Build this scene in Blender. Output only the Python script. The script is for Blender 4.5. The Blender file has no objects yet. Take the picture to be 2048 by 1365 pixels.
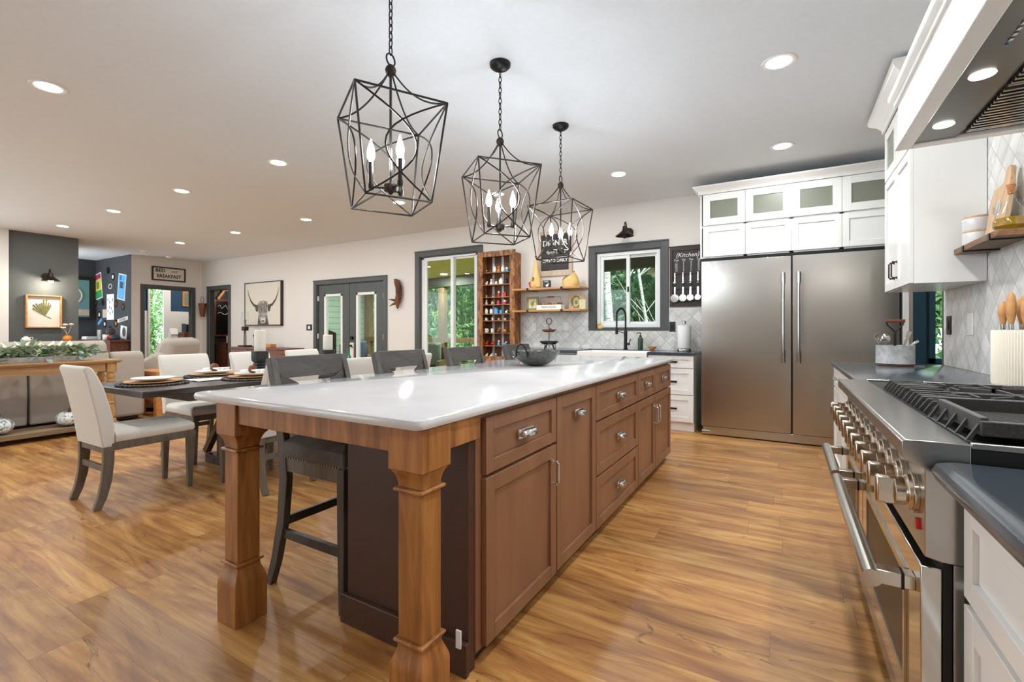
import bpy, bmesh, math, random
from mathutils import Vector, Matrix
random.seed(7)
C = bpy.context.scene.collection
PI = math.pi
SC = bpy.context.scene

# ---------------- camera ----------------
cd = bpy.data.cameras.new('camera'); cam = bpy.data.objects.new('camera', cd); C.objects.link(cam)
cam.location = (0, 0, 1.18); cam.rotation_euler = (PI/2, 0, math.radians(30.31))
cd.sensor_width = 36; cd.lens = 937.5/2048*36; cd.shift_y = -22.5/2048; cd.clip_start = .02; cd.clip_end = 200
SC.camera = cam
# ---------------- world, sun, exposure ----------------
w = bpy.data.worlds.new('sky'); SC.world = w; w.use_nodes = True
bg = w.node_tree.nodes['Background']; bg.inputs[0].default_value = (.80, .92, 1, 1); bg.inputs[1].default_value = 4.0
sl = bpy.data.lights.new('sun', 'SUN'); sl.energy = 9; sl.angle = .02; sl.color = (1, .96, .88)
so = bpy.data.objects.new('sun', sl); C.objects.link(so); so.rotation_euler = Vector((-.45, .25, -.8)).to_track_quat('-Z', 'Y').to_euler()
SC.view_settings.view_transform = 'Standard'; SC.view_settings.look = 'None'
SC.view_settings.gamma = 1; SC.view_settings.use_curve_mapping = False
SC.view_settings.exposure = 0.0
CAN_W = 15.0; BULB_L = 265.0

# ---------------- materials ----------------
def lin(c):
    return tuple(((x/255)/12.92 if x/255 <= .04045 else ((x/255+.055)/1.055)**2.4) for x in c) + (1,)
def mat(name, col, rough=.5, metal=0, **k):
    m = bpy.data.materials.new(name); m.use_nodes = True
    b = m.node_tree.nodes['Principled BSDF']
    b.inputs['Base Color'].default_value = lin(col); b.inputs['Roughness'].default_value = rough; b.inputs['Metallic'].default_value = metal
    for kk, v in k.items(): b.inputs[kk.replace('_', ' ')].default_value = v
    return m
def nodes(m):
    nt = m.node_tree; return nt, nt.nodes, nt.links, nt.nodes['Principled BSDF']
def mapping(nt, scale, src='Object', rot=(0, 0, 0), loc=(0, 0, 0)):
    tc = nt.nodes.new('ShaderNodeTexCoord'); mp = nt.nodes.new('ShaderNodeMapping')
    mp.inputs['Scale'].default_value = scale; mp.inputs['Rotation'].default_value = rot; mp.inputs['Location'].default_value = loc
    nt.links.new(tc.outputs[src], mp.inputs[0]); return mp
def ramp(nt, stops):
    r = nt.nodes.new('ShaderNodeValToRGB'); e = r.color_ramp.elements
    while len(e) < len(stops): e.new(.5)
    for i, (p, c) in enumerate(stops): e[i].position = p; e[i].color = lin(c)
    return r
def noise(nt, vec, scale, detail=4, rough=.55, dist=0):
    n = nt.nodes.new('ShaderNodeTexNoise'); n.inputs['Scale'].default_value = scale; n.inputs['Detail'].default_value = detail
    n.inputs['Roughness'].default_value = rough; n.inputs['Distortion'].default_value = dist
    nt.links.new(vec, n.inputs['Vector']); return n
def bump(m, h, strength=.2, dist=.01):
    nt, N, L, b = nodes(m); bp = N.new('ShaderNodeBump'); bp.inputs['Strength'].default_value = strength; bp.inputs['Distance'].default_value = dist
    L.new(h, bp.inputs['Height']); L.new(bp.outputs[0], b.inputs['Normal'])
def wood(name, dark, light, scale=(3, 3, 3), rough=.45, stretch=(1, 1, .12), mid=None, bmp=.12, contrast=(.3, .7)):
    m = mat(name, light, rough); nt, N, L, b = nodes(m)
    mp = mapping(nt, tuple(a*c for a, c in zip(scale, stretch)))
    n = noise(nt, mp.outputs[0], 6, 5, .6, .6)
    st = [(contrast[0], dark), (contrast[1], light)]
    if mid: st = [(contrast[0], dark), (.5, mid), (contrast[1], light)]
    r = ramp(nt, st); L.new(n.outputs['Fac'], r.inputs[0]); L.new(r.outputs[0], b.inputs['Base Color'])
    bump(m, n.outputs['Fac'], bmp, .004); return m
def speck(name, a, bcol, scale=40, rough=.5, metal=0, bmp=0, contrast=(.35, .65), stretch=(1, 1, 1), detail=4):
    m = mat(name, a, rough, metal); nt, N, L, b = nodes(m)
    mp = mapping(nt, stretch); n = noise(nt, mp.outputs[0], scale, detail)
    r = ramp(nt, [(contrast[0], a), (contrast[1], bcol)]); L.new(n.outputs['Fac'], r.inputs[0]); L.new(r.outputs[0], b.inputs['Base Color'])
    if bmp: bump(m, n.outputs['Fac'], bmp, .004)
    return m
def emit(name, col, s):
    m = bpy.data.materials.new(name); m.use_nodes = True; nt = m.node_tree; nt.nodes.remove(nt.nodes['Principled BSDF'])
    e = nt.nodes.new('ShaderNodeEmission'); e.inputs[0].default_value = lin(col); e.inputs[1].default_value = s
    nt.links.new(e.outputs[0], nt.nodes['Material Output'].inputs[0]); return m
def glassmat(name, col=(255, 255, 255), rough=0.0, refl=1.0):
    # thin pane: mostly clear with a fresnel reflection
    m = bpy.data.materials.new(name); m.use_nodes = True; nt = m.node_tree; N = nt.nodes; N.remove(N['Principled BSDF'])
    t = N.new('ShaderNodeBsdfTransparent'); t.inputs[0].default_value = lin(col)
    g = N.new('ShaderNodeBsdfGlossy'); g.inputs['Roughness'].default_value = rough
    lw = N.new('ShaderNodeLayerWeight'); lw.inputs[0].default_value = .5
    pw = N.new('ShaderNodeMath'); pw.operation = 'POWER'; pw.inputs[1].default_value = 4; nt.links.new(lw.outputs['Facing'], pw.inputs[0])
    f = N.new('ShaderNodeMath'); f.operation = 'MULTIPLY_ADD'; f.inputs[1].default_value = .55; f.inputs[2].default_value = .035; nt.links.new(pw.outputs[0], f.inputs[0])
    mx = N.new('ShaderNodeMixShader'); L = nt.links
    L.new(f.outputs[0], mx.inputs[0]); L.new(t.outputs[0], mx.inputs[1]); L.new(g.outputs[0], mx.inputs[2]); L.new(mx.outputs[0], N['Material Output'].inputs[0])
    return m

def floor_mat():
    m = mat('oak_planks', (190, 130, 75), .3); nt, N, L, b = nodes(m)
    def math_(op, a, b_=None, c=None):
        n = N.new('ShaderNodeMath'); n.operation = op
        for i, v in enumerate((a, b_, c)):
            if v is None: continue
            if isinstance(v, (int, float)): n.inputs[i].default_value = v
            else: L.new(v, n.inputs[i])
        return n.outputs[0]
    tc = N.new('ShaderNodeTexCoord'); s = N.new('ShaderNodeSeparateXYZ'); L.new(tc.outputs['Object'], s.inputs[0])
    PW, PL = .19, 1.3
    v = math_('DIVIDE', s.outputs['Y'], PW); row = math_('FLOOR', v)
    wn = N.new('ShaderNodeTexWhiteNoise'); wn.noise_dimensions = '1D'; L.new(row, wn.inputs['W'])
    u = math_('ADD', math_('DIVIDE', s.outputs['X'], PL), math_('MULTIPLY', wn.outputs['Value'], 7.3)); col = math_('FLOOR', u)
    cb = N.new('ShaderNodeCombineXYZ'); L.new(col, cb.inputs[0]); L.new(row, cb.inputs[1])
    w2 = N.new('ShaderNodeTexWhiteNoise'); w2.noise_dimensions = '3D'; L.new(cb.outputs[0], w2.inputs['Vector'])
    fu = math_('FRACT', u); fv = math_('FRACT', v)
    eu = math_('MULTIPLY', math_('MINIMUM', fu, math_('SUBTRACT', 1, fu)), PL); ev = math_('MULTIPLY', math_('MINIMUM', fv, math_('SUBTRACT', 1, fv)), PW)
    seam = math_('LESS_THAN', math_('MINIMUM', eu, ev), .0011)
    mul = N.new('ShaderNodeVectorMath'); mul.operation = 'SCALE'; mul.inputs['Scale'].default_value = 17; L.new(w2.outputs['Color'], mul.inputs[0])
    add = N.new('ShaderNodeVectorMath'); add.operation = 'ADD'; L.new(tc.outputs['Object'], add.inputs[0]); L.new(mul.outputs[0], add.inputs[1])
    def mapped(sc):
        mp = N.new('ShaderNodeMapping'); mp.inputs['Scale'].default_value = sc; L.new(add.outputs[0], mp.inputs[0]); return mp.outputs[0]
    n = noise(nt, mapped((.8, 4.2, 1)), 1.7, 6, .58, 1.4)
    r = ramp(nt, [(.26, (128, 80, 42)), (.42, (166, 114, 62)), (.56, (192, 142, 80)), (.76, (216, 172, 110))]); L.new(n.outputs['Fac'], r.inputs[0])
    fine = noise(nt, mapped((2.5, 60, 1)), 2, 3, .6, .3)
    rf = ramp(nt, [(.3, (232, 226, 220)), (.6, (255, 255, 255))]); L.new(fine.outputs['Fac'], rf.inputs[0])
    knot = noise(nt, mapped((1.7, 5.5, 1)), 1.7, 4, .7, 2.2)
    rk = ramp(nt, [(.27, (74, 42, 26)), (.37, (255, 255, 255))]); L.new(knot.outputs['Fac'], rk.inputs[0])
    wv = N.new('ShaderNodeTexWave'); wv.wave_type = 'RINGS'; wv.inputs['Scale'].default_value = 1.3; wv.inputs['Distortion'].default_value = 5; wv.inputs['Detail'].default_value = 2; wv.inputs['Detail Scale'].default_value = .8; L.new(mapped((.5, 4.2, 1)), wv.inputs['Vector'])
    rw = ramp(nt, [(.0, (196, 176, 160)), (.45, (255, 255, 255))]); L.new(wv.outputs['Fac'], rw.inputs[0])
    cur = r.outputs[0]
    for src, f_ in ((rf, .8), (rk, .8), (rw, .3)):
        mx = N.new('ShaderNodeMixRGB'); mx.blend_type = 'MULTIPLY'; mx.inputs[0].default_value = f_; L.new(cur, mx.inputs[1]); L.new(src.outputs[0], mx.inputs[2]); cur = mx.outputs[0]
    hs = N.new('ShaderNodeHueSaturation'); mr = N.new('ShaderNodeMapRange'); mr.inputs['To Min'].default_value = .86; mr.inputs['To Max'].default_value = 1.2
    L.new(w2.outputs['Value'], mr.inputs[0]); L.new(mr.outputs[0], hs.inputs['Value']); L.new(cur, hs.inputs['Color'])
    mx2 = N.new('ShaderNodeMixRGB'); mx2.inputs[2].default_value = lin((104, 64, 34)); L.new(math_('MULTIPLY', seam, .6), mx2.inputs[0]); L.new(hs.outputs[0], mx2.inputs[1])
    L.new(mx2.outputs[0], b.inputs['Base Color'])
    mr2 = N.new('ShaderNodeMapRange'); mr2.inputs['To Min'].default_value = .28; mr2.inputs['To Max'].default_value = .46; L.new(n.outputs['Fac'], mr2.inputs[0]); L.new(mr2.outputs[0], b.inputs['Roughness'])
    bump(m, fine.outputs['Fac'], .08, .003); return m
def tile_mat(name, plane, w_=.105, tall=1.0):
    # marble diamonds: square tiles turned 45 degrees on the wall plane
    m = mat(name, (225, 224, 222), .3); nt, N, L, b = nodes(m)
    g = N.new('ShaderNodeNewGeometry'); s = N.new('ShaderNodeSeparateXYZ'); L.new(g.outputs['Position'], s.inputs[0])
    c = N.new('ShaderNodeCombineXYZ'); L.new(s.outputs['X' if plane == 'xz' else 'Y'], c.inputs[0]); L.new(s.outputs['Z'], c.inputs[1])
    sc = N.new('ShaderNodeMapping'); sc.inputs['Scale'].default_value = (1, 1/tall, 1); L.new(c.outputs[0], sc.inputs[0])
    mp = N.new('ShaderNodeMapping'); mp.inputs['Rotation'].default_value = (0, 0, PI/4); L.new(sc.outputs[0], mp.inputs[0])
    br = N.new('ShaderNodeTexBrick'); br.offset = 0; br.inputs['Scale'].default_value = 1; br.inputs['Brick Width'].default_value = w_; br.inputs['Row Height'].default_value = w_
    br.inputs['Mortar Size'].default_value = .0022; br.inputs['Mortar Smooth'].default_value = .3; br.inputs['Color1'].default_value = (0, 0, 0, 1); br.inputs['Color2'].default_value = (1, 1, 1, 1)
    L.new(mp.outputs[0], br.inputs['Vector'])
    add = N.new('ShaderNodeVectorMath'); add.operation = 'ADD'; L.new(c.outputs[0], add.inputs[0]); L.new(br.outputs['Color'], add.inputs[1])
    n = noise(nt, add.outputs[0], 5, 5, .6, .8)
    r = ramp(nt, [(.3, (196, 193, 188)), (.55, (226, 224, 220)), (.7, (238, 237, 234))]); L.new(n.outputs['Fac'], r.inputs[0])
    hs = N.new('ShaderNodeHueSaturation'); mr = N.new('ShaderNodeMapRange'); mr.inputs['To Min'].default_value = .9; mr.inputs['To Max'].default_value = 1.03
    L.new(br.outputs['Color'], mr.inputs[0]); L.new(mr.outputs[0], hs.inputs['Value']); L.new(r.outputs[0], hs.inputs['Color'])
    mx = N.new('ShaderNodeMixRGB'); mx.inputs[2].default_value = lin((168, 163, 156)); L.new(br.outputs['Fac'], mx.inputs[0]); L.new(hs.outputs[0], mx.inputs[1]); L.new(mx.outputs[0], b.inputs['Base Color'])
    inv = N.new('ShaderNodeMath'); inv.operation = 'SUBTRACT'; inv.inputs[0].default_value = 1; L.new(br.outputs['Fac'], inv.inputs[1])
    bump(m, inv.outputs[0], .5, .004); return m
def steel_mat(name, col=(190, 188, 184), rough=.24, stretch=(1, 1, 60), st=.06, aniso=0.0):
    m = mat(name, col, rough, 1.0); nt, N, L, b = nodes(m)
    mp = mapping(nt, stretch); n = noise(nt, mp.outputs[0], 12, 3)
    bump(m, n.outputs['Fac'], st, .001)
    if aniso: b.inputs['Anisotropic'].default_value = aniso
    return m
def plank_mat(name, a, bcol, w_, axis, rough=.6, gap=(40, 40, 30), length=3.):
    m = mat(name, a, rough); nt, N, L, b = nodes(m)
    g = N.new('ShaderNodeNewGeometry'); s = N.new('ShaderNodeSeparateXYZ'); L.new(g.outputs['Position'], s.inputs[0])
    c = N.new('ShaderNodeCombineXYZ'); L.new(s.outputs[axis[0]], c.inputs[0]); L.new(s.outputs[axis[1]], c.inputs[1])
    br = N.new('ShaderNodeTexBrick'); br.inputs['Scale'].default_value = 1; br.inputs['Brick Width'].default_value = length; br.inputs['Row Height'].default_value = w_
    br.inputs['Mortar Size'].default_value = .006; br.inputs['Color1'].default_value = lin(a); br.inputs['Color2'].default_value = lin(bcol); br.inputs['Mortar'].default_value = lin(gap)
    L.new(c.outputs[0], br.inputs['Vector']); L.new(br.outputs['Color'], b.inputs['Base Color']); return m

M = {}
M['wall'] = speck('wall_paint', (226, 220, 212), (229, 223, 216), 30, .75, bmp=.02)
M['ceil'] = speck('ceiling_paint', (228, 233, 237), (231, 236, 240), 30, .85, bmp=.02)
M['floor'] = floor_mat()
M['greywall'] = speck('grey_green_paint', (86, 88, 84), (90, 92, 88), 30, .7)
M['darkwall'] = speck('dark_slate_paint', (58, 60, 64), (63, 65, 70), 12, .7)
M['navy'] = speck('blue_paint', (28, 66, 96), (32, 72, 102), 20, .7)
M['bath'] = speck('bath_dark_paper', (34, 38, 42), (52, 56, 60), 14, .6)
M['casing'] = speck('charcoal_trim_paint', (72, 74, 73), (78, 80, 78), 20, .45)
M['whitetrim'] = mat('white_trim', (238, 238, 236), .4)
M['vinyl'] = mat('white_vinyl', (236, 237, 236), .35)
M['tileB'] = tile_mat('marble_diamond_tile_back', 'xz', .112)
M['tileR'] = tile_mat('marble_diamond_tile_right', 'yz', .118, 1.0)
M['cab'] = mat('white_cabinet_paint', (238, 237, 233), .28)
M['cabin'] = mat('white_cabinet_inside', (225, 225, 218), .6)
M['islcab'] = wood('brown_stained_cabinet', (122, 84, 60), (152, 108, 78), (2, 2, 2), .32, (1, 1, .15), bmp=.03, contrast=(.2, .8))
M['islend'] = speck('dark_brown_textured_panel', (66, 42, 32), (82, 56, 44), 160, .45, bmp=.15)
M['legwood'] = wood('amber_stained_pine', (122, 76, 38), (192, 134, 74), (3, 3, 3), .38, (1, 1, .12), mid=(162, 106, 54), bmp=.08)
M['quartz'] = speck('white_quartz', (212, 211, 212), (223, 222, 222), 2.2, .07, contrast=(.34, .52), detail=8)
M['blackstone'] = speck('slate_blue_counter', (58, 66, 74), (66, 74, 82), 90, .16)
M['steel'] = steel_mat('brushed_steel', (188, 186, 182), .22)
M['steelF'] = steel_mat('fridge_steel', (184, 180, 174), .27, (.6, .6, 40), .12, .6)
M['steelH'] = mat('satin_steel_bar', (214, 210, 202), .2, 1)
M['steelP'] = mat('polished_steel', (205, 203, 198), .12, 1)
M['steelD'] = steel_mat('hood_steel', (120, 117, 112), .3)
M['knob'] = steel_mat('champagne_steel', (205, 194, 178), .16, (40, 40, 1))
M['chrome'] = mat('chrome', (215, 216, 218), .08, 1)
M['wok'] = speck('hammered_steel', (84, 84, 80), (112, 112, 106), 60, .32, .75, bmp=.08)
M['iron'] = speck('cast_iron', (58, 57, 55), (74, 73, 70), 200, .5, .35, bmp=.1)
M['black'] = mat('black_metal', (26, 25, 25), .4, .4)
M['blackpl'] = mat('black_plastic', (22, 22, 23), .35)
M['bronze'] = speck('dark_bronze', (44, 37, 32), (70, 56, 46), 60, .42, .7)
M['pendant'] = mat('aged_iron', (58, 54, 50), .32, .85)
M['bulb'] = emit('bulb_glow', (236, 246, 255), BULB_L)
M['lens'] = emit('lens_glow', (255, 250, 242), 22)
M['porchlens'] = emit('porch_lens_glow', (255, 246, 225), 6)
M['curio'] = wood('rustic_burnt_pine', (74, 44, 22), (186, 128, 70), (4, 4, 4), .5, (1, 1, .35), mid=(148, 94, 46), bmp=.3, contrast=(.34, .64))
M['curiob'] = wood('dark_pine_back', (72, 44, 24), (118, 76, 42), (4, 4, 4), .6, (1, 1, .2))
M['shelfw'] = wood('light_pine_shelf', (176, 124, 72), (206, 156, 100), (3, 3, 3), .5, (.12, 1, 1))
M['shelfR'] = wood('walnut_shelf', (96, 66, 42), (134, 96, 62), (4, 4, 4), .5, (1, .12, 1))
M['fabricW'] = speck('cream_linen', (222, 216, 206), (230, 225, 216), 250, .9, bmp=.08)
M['greywood'] = wood('grey_taupe_wood', (92, 84, 72), (126, 116, 102), (3, 3, 3), .5, (1, 1, .15))
M['stoolw'] = wood('charcoal_oak', (58, 53, 50), (86, 79, 74), (5, 5, 5), .5, (.2, 1, 1), bmp=.2)
M['stoolv'] = wood('charcoal_oak_upright', (62, 56, 51), (90, 82, 74), (5, 5, 5), .5, (1, 1, .15), bmp=.2)
M['suede'] = speck('grey_suede', (98, 94, 90), (124, 119, 113), 7, .85, bmp=.05)
M['nail'] = mat('nailhead', (150, 142, 130), .3, 1)
M['tablew'] = wood('espresso_table', (48, 42, 40), (76, 68, 64), (3, 3, 3), .25, (1, .15, 1))
M['sofa'] = speck('greige_upholstery', (168, 158, 147), (180, 171, 160), 160, .95, bmp=.08)
M['consolew'] = wood('honey_pine', (162, 122, 78), (196, 156, 108), (3, 3, 3), .45, (1, .12, 1))
M['consolel'] = wood('honey_pine_turned', (170, 126, 70), (212, 168, 104), (3, 3, 3), .42, (1, 1, .15))
M['shelfg'] = wood('weathered_shelf', (120, 98, 74), (150, 126, 98), (3, 3, 3), .6, (1, .12, 1))
M['dresser'] = wood('red_brown_dresser', (92, 48, 34), (136, 80, 56), (3, 3, 3), .35, (.15, 1, 1))
M['oakw'] = wood('orange_oak', (176, 110, 50), (216, 150, 82), (4, 4, 4), .5, (.15, 1, 1))
M['white'] = mat('white_ceramic', (240, 238, 232), .25)
M['cream'] = mat('cream_ceramic', (232, 224, 208), .4)
M['candle'] = mat('ivory_wax', (240, 234, 220), .55, Subsurface_Weight=.1)
M['fhdark'] = mat('dark_turned_wood', (44, 46, 44), .35)
M['galv'] = speck('galvanised_tin', (176, 178, 178), (214, 215, 214), 22, .5, .1)
M['leafG'] = speck('garland_leaf', (136, 164, 120), (198, 212, 170), 30, .6)
M['leafE'] = speck('eucalyptus_leaf', (122, 152, 138), (164, 186, 170), 30, .6)
M['petal'] = mat('white_petal', (238, 236, 214), .6)
M['glass'] = glassmat('window_glass', (236, 244, 240))
M['glassC'] = glassmat('clear_glass', (250, 252, 252))
M['frost'] = mat('frosted_glass', (176, 180, 160), .35, Transmission_Weight=.55, Alpha=1.0)
M['orange'] = mat('orange_glaze', (214, 128, 40), .3)
M['red'] = mat('red_glaze', (190, 28, 30), .25)
M['blue'] = mat('sky_blue_glaze', (88, 160, 214), .3)
M['yellow'] = mat('yellow_glaze', (222, 188, 116), .3)
M['brownc'] = mat('brown_glaze', (120, 70, 40), .4)
M['cork'] = speck('cork', (168, 104, 58), (190, 128, 78), 90, .8)
M['oil'] = mat('olive_oil', (188, 146, 24), .1, Transmission_Weight=.5)
M['board'] = wood('maple_board', (188, 150, 110), (220, 188, 150), (6, 6, 6), .5)
M['greenb'] = mat('green_bottle', (34, 66, 44), .25)
M['paper'] = mat('white_paper', (240, 239, 236), .8)
M['chalk'] = speck('chalkboard', (58, 56, 55), (72, 70, 68), 6, .8)
M['brownbd'] = mat('dark_brown_board', (56, 46, 40), .6)
M['lightfr'] = wood('whitewashed_frame', (190, 168, 146), (216, 198, 178), (5, 5, 5), .6)
M['canvas'] = mat('ivory_canvas', (222, 214, 200), .9)
M['drift'] = speck('driftwood_brown', (74, 46, 30), (136, 92, 62), 14, .8, bmp=.5, stretch=(1, 1, .3))
M['cow1'] = speck('cow_fur_grey', (104, 98, 92), (206, 198, 188), 26, .9, stretch=(1.6, 1, .5))
M['cow2'] = speck('cow_fur_dark', (60, 55, 52), (110, 103, 97), 40, .9)
M['cow3'] = mat('cow_muzzle', (216, 210, 202), .9)
M['bark'] = speck('tree_bark', (84, 70, 54), (124, 106, 84), 9, .9, bmp=.5, stretch=(1, 1, .3))
M['birch'] = speck('birch_bark', (190, 188, 182), (96, 88, 80), 7, .8, contrast=(.52, .66), stretch=(1, 1, 3))
def leafmat(name, a, bcol):
    m = speck(name, a, bcol, 1.4, .6, contrast=(.3, .7), detail=6); nt, N, L, b = nodes(m)
    t = N.new('ShaderNodeBsdfTranslucent'); mx = N.new('ShaderNodeMixShader'); mx.inputs[0].default_value = .45
    src = b.inputs['Base Color'].links[0].from_socket
    L.new(src, t.inputs[0]); L.new(b.outputs[0], mx.inputs[1]); L.new(t.outputs[0], mx.inputs[2]); L.new(mx.outputs[0], N['Material Output'].inputs[0]); return m
M['tree1'] = leafmat('leaves_bright', (92, 138, 78), (158, 194, 132))
M['tree2'] = leafmat('leaves_mid', (74, 118, 74), (138, 176, 128))
M['tree3'] = leafmat('leaves_dark', (52, 92, 56), (110, 150, 104))
M['grass'] = speck('grass', (60, 96, 40), (96, 130, 60), 20, .9)
M['pceil'] = plank_mat('porch_pine_ceiling', (206, 200, 84), (190, 184, 74), .14, 'XY', gap=(90, 86, 30))
M['deck'] = plank_mat('deck_boards', (176, 148, 112), (158, 130, 96), .14, 'XY')
M['beam'] = wood('dark_olive_beam', (44, 46, 34), (62, 62, 46), (2, 2, 2), .7, (.1, 1, 1))
M['postw'] = wood('treated_post', (92, 74, 46), (128, 106, 70), (3, 3, 3), .7)
M['siding'] = plank_mat('sage_siding', (150, 168, 150), (146, 164, 146), .15, 'YZ', gap=(96, 110, 98), length=8)
M['denim'] = mat('slate_cushion', (70, 84, 100), .9)
M['sage'] = mat('sage_cushion', (120, 130, 118), .9)

# ---------------- mesh building ----------------
class MB:
    def __init__(s): s.v = []; s.f = []; s.M = Matrix.Identity(4)
    def raw(s, vs, fs):
        o = len(s.v); s.v += [tuple(s.M @ Vector(p)) for p in vs]; s.f += [tuple(i+o for i in f) for f in fs]; return s
    def box(s, x0, x1, y0, y1, z0, z1):
        x0, x1 = min(x0, x1), max(x0, x1); y0, y1 = min(y0, y1), max(y0, y1); z0, z1 = min(z0, z1), max(z0, z1)
        v = [(x0, y0, z0), (x1, y0, z0), (x1, y1, z0), (x0, y1, z0), (x0, y0, z1), (x1, y0, z1), (x1, y1, z1), (x0, y1, z1)]
        return s.raw(v, [(0, 3, 2, 1), (4, 5, 6, 7), (0, 1, 5, 4), (1, 2, 6, 5), (2, 3, 7, 6), (3, 0, 4, 7)])
    def loft(s, rings, cap=True, closed=False):
        n = len(rings[0]); vs = [p for r in rings for p in r]; fs = []
        m = len(rings)
        for i in range(m if closed else m-1):
            for j in range(n):
                a = i*n+j; b = i*n+(j+1) % n; c = ((i+1) % m)*n+(j+1) % n; d = ((i+1) % m)*n+j
                fs.append((a, b, c, d))
        if cap and not closed: fs += [tuple(reversed(range(n))), tuple((m-1)*n+j for j in range(n))]
        return s.raw(vs, fs)
    def lathe(s, prof, c=(0, 0), seg=24, sq=1.0, cap=True):
        rings = [[(c[0]+r*math.cos(2*PI*j/seg), c[1]+r*sq*math.sin(2*PI*j/seg), z) for j in range(seg)] for r, z in prof]
        return s.loft(rings, cap)
    def sqlathe(s, prof, c=(0, 0)):
        return s.loft([[(c[0]+a*h, c[1]+b*h, z) for a, b in ((-1, -1), (1, -1), (1, 1), (-1, 1))] for h, z in prof])
    def tube(s, pts, r, seg=8, closed=False):
        pts = [Vector(p) for p in pts]; n = len(pts); rings = []
        rr = r if isinstance(r, (list, tuple)) else [r]*n
        up = None
        for i, p in enumerate(pts):
            if closed: t = pts[(i+1) % n]-pts[i-1]
            else: t = pts[min(i+1, n-1)]-pts[max(i-1, 0)]
            t.normalize()
            if up is None: up = t.orthogonal().normalized()
            up = (up-t*up.dot(t))
            if up.length < 1e-5: up = t.orthogonal()
            up.normalize(); q = t.cross(up)
            rings.append([tuple(p+(up*math.cos(2*PI*j/seg)+q*math.sin(2*PI*j/seg))*rr[i]) for j in range(seg)])
        return s.loft(rings, True, closed)
    def cyl(s, a, b, r, seg=20, r2=None): return s.tube([a, b], [r, r if r2 is None else r2], seg)
    def bar(s, pts, w, h, up=(0, 0, 1)):
        # rectangular section along a path; w across, h along `up`
        pts = [Vector(p) for p in pts]; n = len(pts); rings = []; up = Vector(up)
        W = w if isinstance(w, (list, tuple)) else [w]*n; H = h if isinstance(h, (list, tuple)) else [h]*n
        for i, p in enumerate(pts):
            t = (pts[min(i+1, n-1)]-pts[max(i-1, 0)]).normalized(); sd = t.cross(up).normalized(); u = sd.cross(t)
            rings.append([tuple(p+sd*a*W[i]/2+u*b*H[i]/2) for a, b in ((-1, -1), (1, -1), (1, 1), (-1, 1))])
        return s.loft(rings)
    def prism(s, poly, axis, a, b):
        # poly: 2D points in the plane normal to axis
        def P(u, v, t): return {'x': (t, u, v), 'y': (u, t, v), 'z': (u, v, t)}[axis]
        return s.loft([[P(u, v, a) for u, v in poly], [P(u, v, b) for u, v in poly]])
    def ball(s, c, r, seg=16, rings=10):
        rx, ry, rz = r if isinstance(r, (list, tuple)) else (r, r, r)
        R = []
        for i in range(rings+1):
            a = PI*i/rings; k = max(math.sin(a), .001)
            R.append([(c[0]+rx*k*math.cos(2*PI*j/seg), c[1]+ry*k*math.sin(2*PI*j/seg), c[2]-rz*math.cos(a)) for j in range(seg)])
        return s.loft(R)
    def torus(s, c, R, r, axis='z', seg=32, q=8, sx=1, sy=1):
        pts = []
        for i in range(seg):
            a = 2*PI*i/seg; u, v = R*math.cos(a)*sx, R*math.sin(a)*sy
            pts.append({'z': (c[0]+u, c[1]+v, c[2]), 'x': (c[0], c[1]+u, c[2]+v), 'y': (c[0]+u, c[1], c[2]+v)}[axis])
        return s.tube(pts, r, q, True)
def B(*a): return MB().box(*a)
def mesh(name, mb, m, off=(0, 0, 0), smooth=True, bevel=0, bseg=2, sub=0):
    me = bpy.data.meshes.new(name); ox, oy, oz = off
    me.from_pydata([(x-ox, y-oy, z-oz) for x, y, z in mb.v], [], mb.f)
    bm = bmesh.new(); bm.from_mesh(me); bmesh.ops.recalc_face_normals(bm, faces=bm.faces); bm.to_mesh(me); bm.free()
    if smooth:
        me.polygons.foreach_set('use_smooth', [True]*len(me.polygons)); me.set_sharp_from_angle(angle=math.radians(38))
    me.materials.append(m); me.update()
    o = bpy.data.objects.new(name, me); C.objects.link(o)
    if sub: md = o.modifiers.new('sub', 'SUBSURF'); md.levels = sub; md.render_levels = sub
    if bevel:
        md = o.modifiers.new('bev', 'BEVEL'); md.width = bevel; md.segments = bseg; md.limit_method = 'ANGLE'; md.angle_limit = math.radians(40); md.use_clamp_overlap = True
    return o
def tags(o, label=None, cat=None, group=None, kind=None):
    for k, v in (('label', label), ('category', cat), ('group', group), ('kind', kind)):
        if v: o[k] = v
    return o
def T(name, label, cat, loc=(0, 0, 0), rz=0, group=None):
    o = bpy.data.objects.new(name, None); o.empty_display_size = .1; C.objects.link(o); o.location = loc; o.rotation_euler = (0, 0, rz)
    return tags(o, label, cat, group)
def rootloc(o):
    while o.parent: o = o.parent
    return tuple(o.location)
LOCAL = set()
def P(name, mb, m, parent, label=None, **k):
    r = parent
    while r.parent: r = r.parent
    off = (0, 0, 0) if r.name in LOCAL else tuple(r.location)
    o = mesh(name, mb, m, off, **k); o.parent = parent
    if label: o['label'] = label
    return o
def S(name, mb, m, label, cat, group=None, **k):
    xs = [p[0] for p in mb.v]; ys = [p[1] for p in mb.v]; zs = [p[2] for p in mb.v]
    c = ((min(xs)+max(xs))/2, (min(ys)+max(ys))/2, min(zs))
    o = mesh(name, mb, m, c, **k); o.location = c
    return tags(o, label, cat, group)
def ST(name, mb, m, parent=None, **k):
    o = mesh(name, mb, m, (0, 0, 0), **k)
    if parent: o.parent = parent
    o['kind'] = 'structure'; return o
def TL(name, label, cat, rz=0, loc=(0, 0, 0), group=None):   # a thing built in its own local frame
    o = T(name, label, cat, loc, rz, group); LOCAL.add(o.name); return o
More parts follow.
